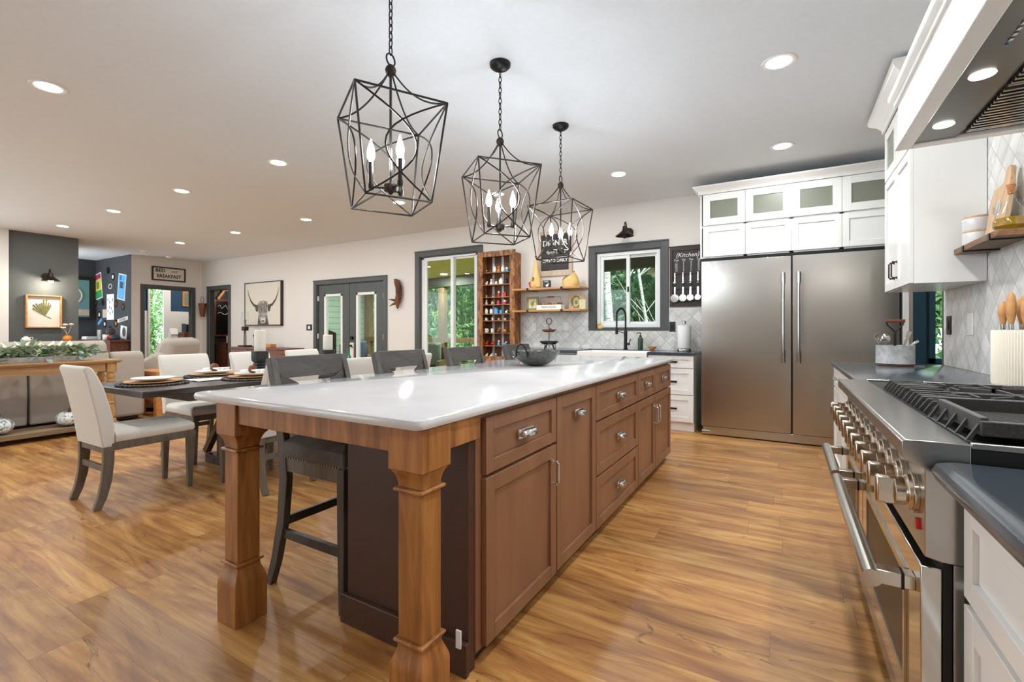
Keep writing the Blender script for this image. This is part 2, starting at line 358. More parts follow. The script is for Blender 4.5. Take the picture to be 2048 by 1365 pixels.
def dup(root, loc, rz=None, label=None, group=None):
    r = root.copy(); C.objects.link(r); r.location = loc
    if rz is not None: r.rotation_euler = (0, 0, rz)
    if label: r['label'] = label
    if group: r['group'] = group
    for ch in list(root.children):
        c = ch.copy(); C.objects.link(c); c.parent = r
        for g in list(ch.children):
            d = g.copy(); C.objects.link(d); d.parent = c
    return r
def text(body, size, mtx, m, parent, name='lettering', extrude=.0006, bold=0, sx=1, shear=0, align='CENTER'):
    cu = bpy.data.curves.new('t', 'FONT'); cu.body = body; cu.size = size; cu.extrude = extrude; cu.offset = bold; cu.align_x = align; cu.align_y = 'CENTER'; cu.shear = shear; cu.resolution_u = 2
    o = bpy.data.objects.new('t', cu); me = bpy.data.meshes.new_from_object(o); bpy.data.objects.remove(o)
    r = parent
    while r.parent: r = r.parent
    off = Vector((0, 0, 0)) if r.name in LOCAL else Vector(r.location)
    me.transform(Matrix.Translation(-off) @ mtx @ Matrix.Diagonal((sx, 1, 1, 1))); me.materials.clear(); me.materials.append(m)
    q = bpy.data.objects.new(name, me); C.objects.link(q); q.parent = parent; return q
def FY(x, y, z): return Matrix.Translation((x, y, z)) @ Matrix.Rotation(PI/2, 4, 'X')                # faces -Y
def FX(x, y, z): return Matrix.Translation((x, y, z)) @ Matrix.Rotation(PI/2, 4, 'Z') @ Matrix.Rotation(PI/2, 4, 'X')   # faces +X
# ================= SETTING =================
YB = 6.3; ZC = 2.89; XR = 1.04; XL = -12.8
ST('floor', B(-11.6, 1.16, -3.62, 2.56, -.12, 0).box(-16.6, 1.16, 2.56, 6.42, -.12, 0).box(-13.2, -10.6, 6.42, 8.6, -.12, 0).box(-16.6, -12.8, 6.42, 8.6, -.12, 0).box(1.16, 4, 4.6, 8.1, -.12, 0), M['floor'])
ST('ceiling', B(-11.9, 1.16, -3.9, 2.56, ZC, 3.05).box(-16.6, 1.16, 2.56, 6.42, ZC, 3.05).box(-16.6, -10.6, 6.42, 8.6, ZC, 3.05).box(1.16, 4, 4.6, 8.2, 2.6, 3.05), M['ceil'])
# back wall with its openings
wb = MB()
ops = [(-12.45, -11.58, 0, 2.17), (-8.33, -6.43, 0, 2.10), (-5.56, -4.325, 0, 2.455), (-2.316, -1.418, 1.20, 2.262)]
x = -12.8
for a, b_, z0, z1 in ops:
    wb.box(x, a, YB, YB+.12, 0, ZC)
    if z0 > 0: wb.box(a, b_, YB, YB+.12, 0, z0)
    wb.box(a, b_, YB, YB+.12, z1, ZC); x = b_
wb.box(x, 1.137, YB, YB+.12, 0, ZC)
ST('wall_back', wb, M['wall'])
ST('wall_right', B(XR, XR+.12, -3.5, 4.72, 0, ZC), M['wall'])
wl = MB().box(-14.7, XL-.12, 4.81, 4.9, 0, ZC).box(XL-.12, XL, 4.81, 5.06, 0, ZC).box(XL-.12, XL, 5.06, 6.06, 2.15, ZC).box(XL-.12, XL, 6.06, 6.42, 0, ZC)
ST('wall_left', wl, M['wall'])
ST('wall_chalkboard', B(-14.699, XL-.001, 4.802, 4.8095, 0, ZC-.001), M['darkwall'])
ST('wall_hallway_end', B(-14.8, -14.7, 3.2, 4.9, 0, ZC), M['darkwall'])
wf = MB()
xs_ = [(-11.6, -10.8), (-8.2, -7.4), (-4.8, 1.16)]
for a, b_ in xs_: wf.box(a, b_, -3.62, -3.5, 0, ZC)
for a, b_ in ((-10.8, -8.2), (-7.4, -4.8)): wf.box(a, b_, -3.62, -3.5, 0, .4).box(a, b_, -3.62, -3.5, 2.6, ZC)
ST('wall_front', wf, M['wall'])
ST('wall_fireplace', B(-12.9, -11.45, 2.563, 3.485, 0, ZC), M['greywall'])
ST('wall_living', B(-11.6, -11.4, 1.6, 2.56, 0, ZC).box(-11.6, -11.4, -3.5, -2.4, 0, ZC).box(-11.6, -11.4, -2.4, 1.6, 0, .4).box(-11.6, -11.4, -2.4, 1.6, 2.6, ZC), M['wall'])
# smaller rooms seen through the doors
ST('wall_bath', MB().box(-13.3, -10.6, 8.5, 8.6, 0, ZC).box(-10.7, -10.6, 6.43, 8.5, 0, ZC).box(-13.3, -13.2, 6.43, 8.5, 0, ZC), M['bath'])
nb = MB().box(-16.6, -16.5, 4.9, 5.9, 0, ZC)
ws = ST('wall_bedroom_upper', MB().box(-15.72, -15.6, 4.9, 6.27, 1.72, ZC).box(-15.72, -15.6, 6.27, 6.80, 2.36, ZC).box(-15.72, -15.6, 6.80, 8.5, 1.72, ZC).box(-15.7, -12.95, 8.4, 8.5, 1.72, ZC).box(-15.7, -12.95, 4.9, 4.98, 1.72, ZC), M['navy'])
ST('wall_bedroom_lower', MB().box(-15.72, -15.58, 4.9, 6.27, 0, 1.72).box(-15.72, -15.58, 6.27, 6.80, 0, .3).box(-15.72, -15.58, 6.80, 8.5, 0, 1.72).box(-15.7, -12.95, 8.38, 8.5, 0, 1.72).box(-15.7, -12.95, 4.9, 5.0, 0, 1.72), M['whitetrim'])
ST('window_3', MB().box(-15.6, -15.54, 6.24, 6.29, .3, 2.4).box(-15.6, -15.54, 6.62, 6.80, .3, 2.4).box(-15.6, -15.54, 6.24, 6.8, 2.34, 2.42).box(-15.6, -15.54, 6.24, 6.8, .25, .32), M['whitetrim'])
ST('wall_den', MB().box(1.0, 1.63, 8.0, 8.1, 0, 2.6).box(1.63, 2.5, 8.0, 8.1, 2.2, 2.6).box(1.63, 2.5, 8.0, 8.1, 0, .78).box(2.5, 4, 8.0, 8.1, 0, 2.6).box(3.9, 4, 4.6, 8, 0, 2.6).box(1.16, 4, 4.6, 4.71, 0, 2.6), M['navy'])
ST('window_4', MB().box(1.6, 1.66, 7.95, 8.0, .75, 2.25).box(2.45, 2.51, 7.95, 8.0, .75, 2.25).box(1.6, 2.5, 7.95, 8.0, 2.18, 2.25).box(1.6, 2.5, 7.95, 8.0, .75, .81), M['navy'])
# casings
def casing(i, x0, x1, z0, z1, wd=.09, bottom=False, y=YB, m='casing'):
    mb = MB().box(x0-wd, x0, y-.022, y, z0-(wd if bottom else 0)*.3, z1+wd).box(x1, x1+wd, y-.022, y, z0-(wd if bottom else 0)*.3, z1+wd).box(x0, x1, y-.022, y, z1, z1+wd)
    mb.box(x0-wd, x1+wd, y-.034, y-.01, z1+wd-.02, z1+wd)
    if bottom: mb.box(x0, x1, y-.022, y, z0-wd*.3, z0)
    mb.box(x0, x0+.012, y, y+.119, z0, z1).box(x1-.012, x1, y, y+.119, z0, z1).box(x0, x1, y, y+.119, z1-.012, z1)
    if bottom: mb.box(x0, x1, y, y+.119, z0, z0+.012)
    return ST('trim_%d' % i, mb, M[m], bevel=.003)
casing(1, -12.45, -11.58, 0, 2.17)
casing(2, -8.33, -6.43, 0, 2.10)
casing(3, -5.56, -4.325, 0, 2.455, .1)
casing(4, -2.316, -1.418, 1.20, 2.262, .1, True)
ST('trim_5', MB().box(XL, XL+.022, 4.985, 5.06, 0, 2.235).box(XL, XL+.022, 6.06, 6.14, 0, 2.235).box(XL, XL+.022, 5.06, 6.06, 2.15, 2.235).box(XL-.119, XL, 5.06, 5.072, 0, 2.15).box(XL-.119, XL, 6.048, 6.06, 0, 2.15).box(XL-.119, XL, 5.06, 6.06, 2.138, 2.15), M['casing'], bevel=.003)
ST('trim_6', B(XR-.012, XR+.13, 4.72, 4.75, 0, 2.6), M['casing'])
ST('baseboard_back', MB().box(-12.78, -12.55, YB-.014, YB, 0, .12).box(-11.48, -8.43, YB-.014, YB, 0, .12).box(-6.33, -5.67, YB-.014, YB, 0, .12).box(-3.98, -3.52, YB-.014, YB, 0, .12), M['whitetrim'])
ST('baseboard_left', MB().box(XL, XL+.014, 4.82, 4.98, 0, .12).box(XL, XL+.014, 6.15, 6.28, 0, .12), M['whitetrim'])
# backsplash tile
ST('trim_7', MB().box(-3.51, -2.42, YB-.014, YB-.001, .916, 1.447).box(-2.42, -1.315, YB-.014, YB-.001, .916, 1.168).box(-1.315, -.86, YB-.014, YB-.001, .916, 1.447), M['tileB'])
ST('trim_8', MB().box(XR-.013, XR-.001, -1.2, 4.70, .916, 2.75), M['tileR'])
ST('trim_9', MB().box(-3.525, -3.51, YB-.016, YB-.001, .916, 1.455).box(-3.525, -2.42, YB-.016, YB-.001, 1.447, 1.455).box(-1.315, -.86, YB-.016, YB-.001, 1.447, 1.455), M['whitetrim'])

# French doors (two leaves)
def french(n, x0, x1, hinge):
    y0, y1 = YB+.02, YB+.065
    st = .19; fr = MB().box(x0, x0+st, y0, y1, .01, 2.085).box(x1-st, x1, y0, y1, .01, 2.085).box(x0+st, x1-st, y0, y1, 1.90, 2.085).box(x0+st, x1-st, y0, y1, .01, .28)
    d = ST('door_%d' % n, fr, M['casing'], bevel=.003)
    a, b_ = x0+st, x1-st
    ST('lite_frame', MB().box(a, a+.05, y0-.012, y1+.01, .28, 1.90).box(b_-.05, b_, y0-.012, y1+.01, .28, 1.90).box(a, b_, y0-.012, y1+.01, 1.85, 1.90).box(a, b_, y0-.012, y1+.01, .28, .33), M['whitetrim'], d, bevel=.004)
    ST('pane', B(a+.05, b_-.05, y0+.02, y0+.026, .33, 1.85), M['glass'], d)
    hx = x0 if hinge < 0 else x1
    for z in (.25, 1.05, 1.82): ST('hinge', MB().cyl((hx, y0-.008, z-.05), (hx, y0-.008, z+.05), .008, 8).box(hx-.012*0-.02, hx+.02, y0-.004, y0, z-.05, z+.05), M['steelP'], d)
    return d
french(1, -8.31, -7.385, -1)
d2 = french(2, -7.375, -6.45, 1)
ST('deadbolt', MB().cyl((-7.30, YB+.02, 1.02), (-7.30, YB-.02, 1.02), .035, 16), M['black'], d2)
ST('keypad_plate', B(-7.345, -7.25, YB-.004, YB+.02, .62, .93), M['cream'], d2, bevel=.004)
ST('lever', MB().cyl((-7.30, YB-.002, .87), (-7.30, YB-.05, .87), .02, 12).cyl((-7.30, YB-.045, .87), (-7.22, YB-.045, .84), .01, 8), M['black'], d2)

# patio slider
def sash(x0, x1, z0, z1, y, wd=.055, th=.035, tw=None):
    if tw: return MB().box(x0, x0+wd, y, y+th, z0, z1).box(x1-wd, x1, y, y+th, z0, z1).box(x0+wd, x1-wd, y, y+th, z1-tw, z1).box(x0+wd, x1-wd, y, y+th, z0, z0+wd)
    return MB().box(x0, x0+wd, y, y+th, z0, z1).box(x1-wd, x1, y, y+th, z0, z1).box(x0+wd, x1-wd, y, y+th, z1-wd, z1).box(x0+wd, x1-wd, y, y+th, z0, z0+wd)
fr = MB().box(-5.545, -5.49, YB+.03, YB+.115, 0, 2.44).box(-4.39, -4.34, YB+.03, YB+.115, 0, 2.44).box(-5.545, -4.34, YB+.03, YB+.115, 2.41, 2.44).box(-5.545, -4.34, YB+.03, YB+.115, 0, .04)
d3 = ST('door_3', fr, M['vinyl'], bevel=.003)
ST('sliding_sash', sash(-5.49, -4.85, .04, 2.41, YB+.035, .06, .035, .03), M['vinyl'], d3, bevel=.003)
ST('fixed_sash', sash(-4.91, -4.39, .04, 2.41, YB+.075, .06, .035, .03), M['vinyl'], d3, bevel=.003)
ST('pane', B(-5.425, -4.915, YB+.05, YB+.056, .10, 2.385), M['glass'], d3)
ST('pane', B(-4.845, -4.455, YB+.09, YB+.096, .10, 2.385), M['glass'], d3)
# kitchen window
fr = sash(-2.304, -1.43, 1.212, 2.25, YB+.02, .045, .09)
w1 = ST('window_1', fr, M['vinyl'], bevel=.003)
ST('sash', sash(-2.259, -1.845, 1.257, 2.205, YB+.035, .045), M['vinyl'], w1, bevel=.003)
ST('sash', sash(-1.885, -1.475, 1.257, 2.205, YB+.072, .035), M['vinyl'], w1, bevel=.003)
ST('pane', B(-2.214, -1.89, YB+.05, YB+.054, 1.302, 2.16), M['glass'], w1)
ST('pane', B(-1.85, -1.51, YB+.086, YB+.09, 1.292, 2.17), M['glass'], w1)
ST('latch', B(-1.872, -1.852, YB+.02, YB+.036, 1.70, 1.77), M['black'], w1)

# ================= OUTDOORS =================
S('lawn', B(-45, 20, 6.5, 45, -1.7, -1.5), M['grass'], 'green lawn falling away beyond the porch', 'lawn')
S('porch_deck', B(-10.6, 1.0, 6.43, 9.5, -.16, -.04), M['deck'], 'brown board floor of the covered porch', 'porch floor')
def pz(x): return 2.42+(x+10.3)/11.3*.36
def slopebox(x0, x1, y0, y1, a, b_): return MB().loft([[(x, y0, pz(x)+a), (x, y1, pz(x)+a), (x, y1, pz(x)+b_), (x, y0, pz(x)+b_)] for x in (x0, x1)])
S('porch_ceiling', slopebox(-10.6, 1.0, 6.43, 9.7, 0, .08), M['pceil'], 'yellow-green pine board porch ceiling outside sliding door', 'porch ceiling')
S('porch_beam', slopebox(-10.3, 1.0, 9.32, 9.5, -.25, -.001), M['beam'], 'dark olive beam along the outer porch edge', 'beam')
S('porch_wall', B(-10.5, -10.32, 6.43, 9.5, -.04, 2.405), M['siding'], 'sage lap siding wall closing the porch end', 'wall')
for i, (px_, lb) in enumerate(((-10.2, 'timber porch post against the sage siding wall, seen through the french door'), (-7.55, 'tall timber porch post seen through the sliding door'), (-1.0, 'timber porch post hidden beyond the fridge wall'))):
    if i == 2: continue
    S('porch_post', B(px_-.09, px_+.09, 9.34, 9.5, -.04, pz(px_)-.26), M['postw'], lb, 'post', bevel=.005)
rl = T('porch_railing', 'dark timber rail with slim wire balusters along the porch edge', 'railing', (-5, 9.42, -.04))
P('top_rail', B(-10.1, 1.0, 9.36, 9.48, .86, .98), M['postw'], rl, bevel=.005)
P('bottom_rail', B(-10.1, 1.0, 9.4, 9.45, .08, .14), M['postw'], rl)
wr = MB()
for k in range(5): wr.cyl((-10.1, 9.42, .24+k*.13), (1, 9.42, .24+k*.13), .004, 6)
P('rail_wire', wr, M['steel'], rl)
for lx, ly, lb in ((-7.1, 8.9, 'round recessed porch light nearer the sliding sash'), (-5.6, 8.4, 'round recessed porch light beside the display cabinet edge'), (-9.0, 7.9, 'round recessed porch light outside the french doors')):
    S('porch_light', MB().lathe([(.085, pz(lx)-.02), (.085, pz(lx)-.004)], (lx, ly)), M['porchlens'], lb, 'light')
    l = bpy.data.lights.new('lamp', 'AREA'); l.shape = 'DISK'; l.size = .15; l.energy = 75; lo = bpy.data.objects.new('lamp', l); C.objects.link(lo); lo.location = (lx, ly, pz(lx)-.03)
hl = T('porch_pendant', 'white shaded lamp hanging from the porch beam outside kitchen window', 'lamp', (-2.2, 9.2, 2.2))
P('shade', MB().lathe([(.14, 2.26), (.10, 2.34), (.03, 2.38)], (-2.2, 9.2)), M['white'], hl)
P('globe', MB().ball((-2.2, 9.2, 2.24), .05), M['white'], hl)
P('rod', MB().cyl((-2.2, 9.2, 2.38), (-2.2, 9.2, 2.67), .01, 8), M['black'], hl)

def foliage(cx, cy, cz, rx, ry, rz, n, size, seed):
    R = random.Random(seed); mb = MB(); vs = []; fs = []
    cl = [(R.gauss(0, .5), R.gauss(0, .5), R.uniform(-.9, .9)) for _ in range(26)]
    for i in range(n):
        c = R.choice(cl)
        p = Vector((cx+rx*(c[0]*.8+R.gauss(0, .22)), cy+ry*(c[1]*.8+R.gauss(0, .22)), cz+rz*(c[2]+R.gauss(0, .15))))
        a = Vector((R.uniform(-1, 1), R.uniform(-1, 1), R.uniform(-.6, .6))).normalized(); b_ = a.orthogonal().normalized()
        q = a.cross(b_); t = R.uniform(0, 6.28); u = (b_*math.cos(t)+q*math.sin(t)); v = a.cross(u)
        s = size*R.uniform(.6, 1.3); o = len(vs)
        vs += [tuple(p-u*s), tuple(p+v*s*.42+a*s*.1), tuple(p+u*s), tuple(p-v*s*.42+a*s*.1)]; fs.append((o, o+1, o+2, o+3))
    mb.v = vs; mb.f = fs; return mb
def tree(x, y, h, rx, rz, mk, label, seed, n=10000, size=.11, cat='tree', zc=None, bark='bark'):
    z0 = -1.5; zc = zc if zc is not None else h-rz
    t = T('tree', label, cat, (x, y, z0), 0, None)
    R = random.Random(seed); tp = [(x, y, z0)]
    for k in range(1, 6): tp.append((x+R.uniform(-.1, .1), y+R.uniform(-.1, .1), z0+(h-z0)*.8*k/5))
    mb = MB().tube(tp, [.14, .12, .10, .08, .06, .03], 8)
    for k in range(6):
        a = R.uniform(0, 6.28); zz = zc+R.uniform(-.6, .3)*rz; mb.tube([(x, y, zz), (x+math.cos(a)*rx*.4, y+math.sin(a)*rx*.4, zz+rz*.2), (x+math.cos(a)*rx*.7, y+math.sin(a)*rx*.7, zz+rz*.3)], [.05, .03, .015], 6)
    P('trunk', mb, M[bark], t)
    P('foliage', foliage(x, y, zc, rx, rx, rz, n, size, seed), M[mk], t, smooth=False)
tr = [(-13.6, 13.2, 7, 1.9, 3.6, 'tree1', 'bright green leafy tree left of the porch post through sliding door'),
      (-10.6, 13.0, 7, 2.0, 3.8, 'tree1', 'bright green leafy tree right of the porch post through sliding door'),
      (-8.6, 14.5, 7.5, 2.1, 4.0, 'tree2', 'mid green tree behind the right sliding sash'),
      (-12.3, 16.5, 8, 3.0, 4.5, 'tree3', 'darker tree filling in behind the bright trees beyond the slider'),
      (-17.5, 14.5, 7.5, 2.4, 4.2, 'tree1', 'bright tree seen through the right french door'),
      (-21, 17.5, 8, 3.2, 4.6, 'tree2', 'mid green tree farther back beyond the french doors'),
      (-5.6, 15.5, 7.5, 2.3, 4.0, 'tree2', 'leafy tree behind the thick birch trunk outside kitchen window'),
      (-3.7, 16.5, 7.5, 2.6, 4.2, 'tree3', 'darker tree behind the slender pale trunks outside kitchen window'),
      (-2.0, 14.8, 7, 2.0, 4.0, 'tree2', 'leafy tree at the right edge of the kitchen window view'),
      (-25.5, 10.4, 6, 2.6, 3.9, 'tree1', 'bright tree outside the bedroom window'),
      (4.6, 15.5, 6, 2.6, 3.9, 'tree1', 'bright tree outside the window beyond the fridge')]
for i, (x, y, h, rx, rz, mk, lb) in enumerate(tr): tree(x, y, h, rx, rz, mk, lb, 40+i, size=.07+.0025*y, zc=2.0)
# hedge growth low and far, closing the view
S('woodland', foliage(-14, 24, 3.5, 22, 3.2, 5.5, 30000, .42, 90), M['tree3'], 'distant mass of dark green woodland leaves behind the near trees', 'woodland', smooth=False)['kind'] = 'stuff'
S('undergrowth', foliage(-11, 12.8, -.3, 12, 1.2, 1.0, 14000, .14, 91), M['tree2'], 'low green undergrowth beyond the porch rail', 'undergrowth', smooth=False)['kind'] = 'stuff'
def birch(pts, rads, label, branches, seed):
    t = T('birch_tree', label, 'tree', pts[0]); P('trunk', MB().tube(pts, rads, 10), M['birch'], t)
    R = random.Random(seed)
    for k in range(branches):
        i = R.randint(1, len(pts)-1); p = Vector(pts[i]); d = Vector((R.choice((-1, 1))*R.uniform(.4, .9), R.uniform(-.3, .3), R.uniform(.4, 1.1)))
        P('branch', MB().tube([p, p+d*.8, p+d*1.5+Vector((.1, 0, .1))], [.014, .009, .003], 6), M['birch'], t)
birch([(-4.15, 12.6, -1.5), (-4.2, 12.6, 1), (-4.3, 12.6, 2.5), (-4.35, 12.6, 5.5)], [.13, .11, .095, .08], 'thick white birch trunk seen in the left window sash', 1, 1)
birch([(-2.85, 12.4, -1.5), (-3.0, 12.4, .6), (-3.2, 12.4, 1.6), (-3.35, 12.4, 2.6), (-3.55, 12.4, 4.5)], [.05, .045, .04, .035, .02], 'slender leaning pale trunk in the middle of the right window sash', 6, 2)
birch([(-2.5, 12.3, -1.5), (-2.52, 12.3, .8), (-2.6, 12.3, 2.4), (-2.7, 12.3, 4.2)], [.05, .045, .035, .02], 'slender upright pale trunk toward the right of the kitchen window', 6, 3)
# porch seats
def patio(x, y, rz, lb, cush, m2):
    t = TL('patio_chair', lb, 'chair', rz)
    P('frame', MB().box(-.35, .35, -.35, .35, .28, .34).box(-.35, -.29, -.35, .35, .0, .6).box(.29, .35, -.35, .35, .0, .6).box(-.35, .35, .29, .35, .3, .85), M['postw'], t, bevel=.005)
    P('seat_cushion', B(-.29, .29, -.33, .28, .34, .46), M[cush], t, bevel=.03)
    P('back_cushion', B(-.29, .29, .12, .28, .46, .95), M[m2], t, bevel=.05); t.location = (x, y, -.04); return t
patio(-6.35, 7.35, .5, 'porch seat with sage cushion just outside sliding door', 'denim', 'sage')
patio(-9.15, 8.0, .9, 'porch seat with slate blue cushions outside the right french door', 'denim', 'denim')
t = T('porch_bench', 'dark carved high-backed bench outside the left french door', 'bench', (-10.0, 7.6, -.04))
P('seat', B(-10.25, -9.75, 7.0, 8.3, .36, .42), M['bronze'], t); P('back', MB().prism([(7.0, .42), (8.3, .42), (8.3, 1.1), (8.1, 1.16), (7.9, 1.32), (7.65, 1.42), (7.4, 1.32), (7.2, 1.16), (7.0, 1.1)], 'x', -10.28, -10.2), M['bronze'], t)
for yy in (7.05, 8.25):
    for xx in (-10.22, -9.8): P('leg', B(xx-.03, xx+.03, yy-.03, yy+.03, -.04, .36), M['bronze'], t)

# ================= CEILING LIGHTS =================
def can(x, y, lb, on=True, z=ZC, r=.085, pw=None):
    t = T('recessed_light', lb, 'ceiling light', (x, y, z), 0, 'recessed ceiling lights')
    P('trim_ring', MB().lathe([(r-.012, z-.004), (r+.012, z-.006), (r+.016, z-.001)], (x, y), 32), M['whitetrim'], t)
    P('lens', MB().lathe([(.001, z-.006), (r-.014, z-.006), (r-.014, z-.002)], (x, y), 28), M['lens'], t)
    l = bpy.data.lights.new('lamp', 'AREA'); l.shape = 'DISK'; l.size = .13; l.energy = CAN_W if pw is None else pw; l.color = (.93, .975, 1)
    lo = bpy.data.objects.new('lamp', l); C.objects.link(lo); lo.location = (0, 0, -.012); lo.parent = t
cols = [-4.48, -6.42, -8.35, -10.28]
wh = {-4.48: 'nearest the island', -6.42: 'second out from the island', -8.35: 'third out from the island', -10.28: 'farthest from the island'}
for r_, rn in ((1.2, 'in the near row'), (2.93, 'in the middle row'), (4.66, 'in the row by the back wall')):
    for x in cols: can(x, r_, 'round recessed ceiling light %s, %s' % (rn, wh[x]))
can(-.04, 3.44, 'large bright recessed light above the walkway in front of the range')
can(-.03, 5.03, 'recessed ceiling light in front of the fridge')
can(-1.585, 5.03, 'recessed ceiling light in front of the kitchen window')
can(-3.13, 5.0, 'recessed ceiling light seen through the middle pendant cage')
can(-.04, 1.7, 'recessed ceiling light over the walkway nearest the camera, outside the view'); can(-.04, -.4, 'recessed ceiling light behind the camera by the range wall'); can(-6.4, -.6, 'recessed ceiling light behind the camera over the living side')
for x, y, lb in ((-11.98, 4.75, 'small round smoke alarm on the ceiling near the hallway corner'), (-12.4, 5.4, 'small round smoke alarm on the ceiling above the framed sign')):
    S('smoke_alarm', MB().lathe([(.05, ZC-.04), (.065, ZC-.03), (.07, ZC-.001)], (x, y)), M['white'], lb, 'smoke alarm')
def plamp(x, y, z, e, col=(1, .9, .78), r=.04):
    l = bpy.data.lights.new('lamp', 'POINT'); l.energy = e; l.color = col; l.shadow_soft_size = r; o = bpy.data.objects.new('lamp', l); C.objects.link(o); o.location = (x, y, z); return o
def small_unseen_lamp(x, y, z, lb, e):
    t = T('unseen_ceiling_lamp', lb, 'ceiling light', (x, y, z)); P('diffuser', MB().lathe([(.001, z-.07), (.1, z-.06), (.14, z-.03), (.15, z-.001)], (x, y)), M['white'], t)
    o = plamp(0, 0, -.15, e); o.parent = t
small_unseen_lamp(-14.2, 6.9, ZC, 'domed ceiling lamp in the blue bedroom', 60)
small_unseen_lamp(-13.7, 3.65, ZC, 'unseen domed lamp added to light the dark hallway', 7)  # added to brighten the hallway, kept out of sight behind the fireplace wall
small_unseen_lamp(2.4, 6.2, 2.6, 'unseen domed lamp added to light the blue room beyond the fridge', 35)  # added light for the side room, outside the camera's view
# pendants
def pendant(x, y, rot, lb, crot=0):
    t = T('pendant_lantern', lb, 'pendant light', (x, y, ZC), 0, 'iron cage pendants over the island')
    P('canopy', MB().lathe([(.02, ZC-.05), (.055, ZC-.03), (.066, ZC-.018), (.068, ZC-.001)], (x, y), 32), M['black'], t)
    ch = MB(); z = ZC-.05; i = 0
    while z > 2.47:
        pts = []
        for k in range(12):
            a = 2*PI*k/12; u = .009*math.cos(a); v = .022*math.sin(a)
            pts.append((x+u, y, z-.02+v) if i % 2 else (x, y+u, z-.02+v))
        ch.tube(pts, .0028, 6, True); z -= .034; i += 1
    P('chain', ch, M['black'], t)
    P('hanging_ring', MB().torus((x, y, 2.438), .027, .004, 'x'), M['black'], t)
    P('hub', MB().lathe([(.012, 2.36), (.022, 2.375), (.026, 2.39), (.02, 2.405), (.008, 2.415)], (x, y)), M['bronze'], t)
    P('stem', MB().cyl((x, y, 1.85), (x, y, 2.37), .006, 10), M['pendant'], t)
    zt, zb, rt, rb = 2.2, 1.76, .285, .208
    def cn(k, z):
        f = (z-zb)/(zt-zb); r = rb+(rt-rb)*f; a = rot+k*PI/2; return Vector((x+r*math.cos(a), y+r*math.sin(a), z))
    cage = MB(); g = .0048
    for k in range(4):
        for z in (zt, zb): cage.cyl(cn(k, z), cn(k+1, z), g, 6)
        cage.cyl(cn(k, zt), cn(k, zb), g, 6)
    P('cage_frame', cage, M['pendant'], t)
    arc = MB()
    for k in range(4):
        A, Bt, A2, B2 = cn(k, zt), cn(k, zb), cn(k+1, zt), cn(k+1, zb)
        for s0, s1, o0, o1 in ((A, Bt, A2, B2), (A2, B2, A, Bt)):
            pts = []
            for i in range(17):
                u = i/16; base = s0.lerp(s1, u); oth = o0.lerp(o1, u); pts.append(base.lerp(oth, .70*math.sin(PI*u)**1.0))
            arc.tube(pts, .0042, 6)
    P('cage_hoops', arc, M['pendant'], t)
    top = MB()
    for k in range(4):
        c = cn(k, zt); pts = []
        for i in range(13):
            u = i/12; pts.append(Vector((x, y, 0)).lerp(Vector((c.x, c.y, 0)), u*.97+.03)+Vector((0, 0, zt+(2.385-zt)*(1-u)**2.3)))
        top.tube(pts, .0042, 6)
    P('cage_top', top, M['pendant'], t)
    P('candle_hub', MB().lathe([(.006, 1.81), (.014, 1.822), (.03, 1.826), (.032, 1.85), (.03, 1.856), (.01, 1.862)], (x, y)), M['bronze'], t)
    for k in range(3):
        a = math.radians(crot)+k*2*PI/3; ux, uy = math.cos(a), math.sin(a); cx, cy = x+ux*.088, y+uy*.088
        arm = P('candle_arm', MB().cyl((x+ux*.02, y+uy*.02, 1.84), (cx, cy, 1.84), .006, 8).lathe([(.011, 1.828), (.014, 1.84), (.013, 1.856)], (cx, cy), 12).lathe([(.0105, 1.856), (.0105, 1.955)], (cx, cy), 14), M['pendant'], t)
        P('bulb', MB().lathe([(.006, 1.955), (.0165, 1.975), (.019, 1.995), (.014, 2.02), (.006, 2.045), (.0015, 2.062)], (cx, cy), 12), M['bulb'], arm)
pendant(-1.59, 1.60, math.radians(15), 'iron cage lantern pendant nearest the camera with three candle bulbs', 223)
pendant(-1.585, 2.56, math.radians(5), 'iron cage lantern pendant in the middle of the row over the island', 249)
pendant(-1.625, 3.585, math.radians(43), 'iron cage lantern pendant farthest back, in front of the wall sign', 235)
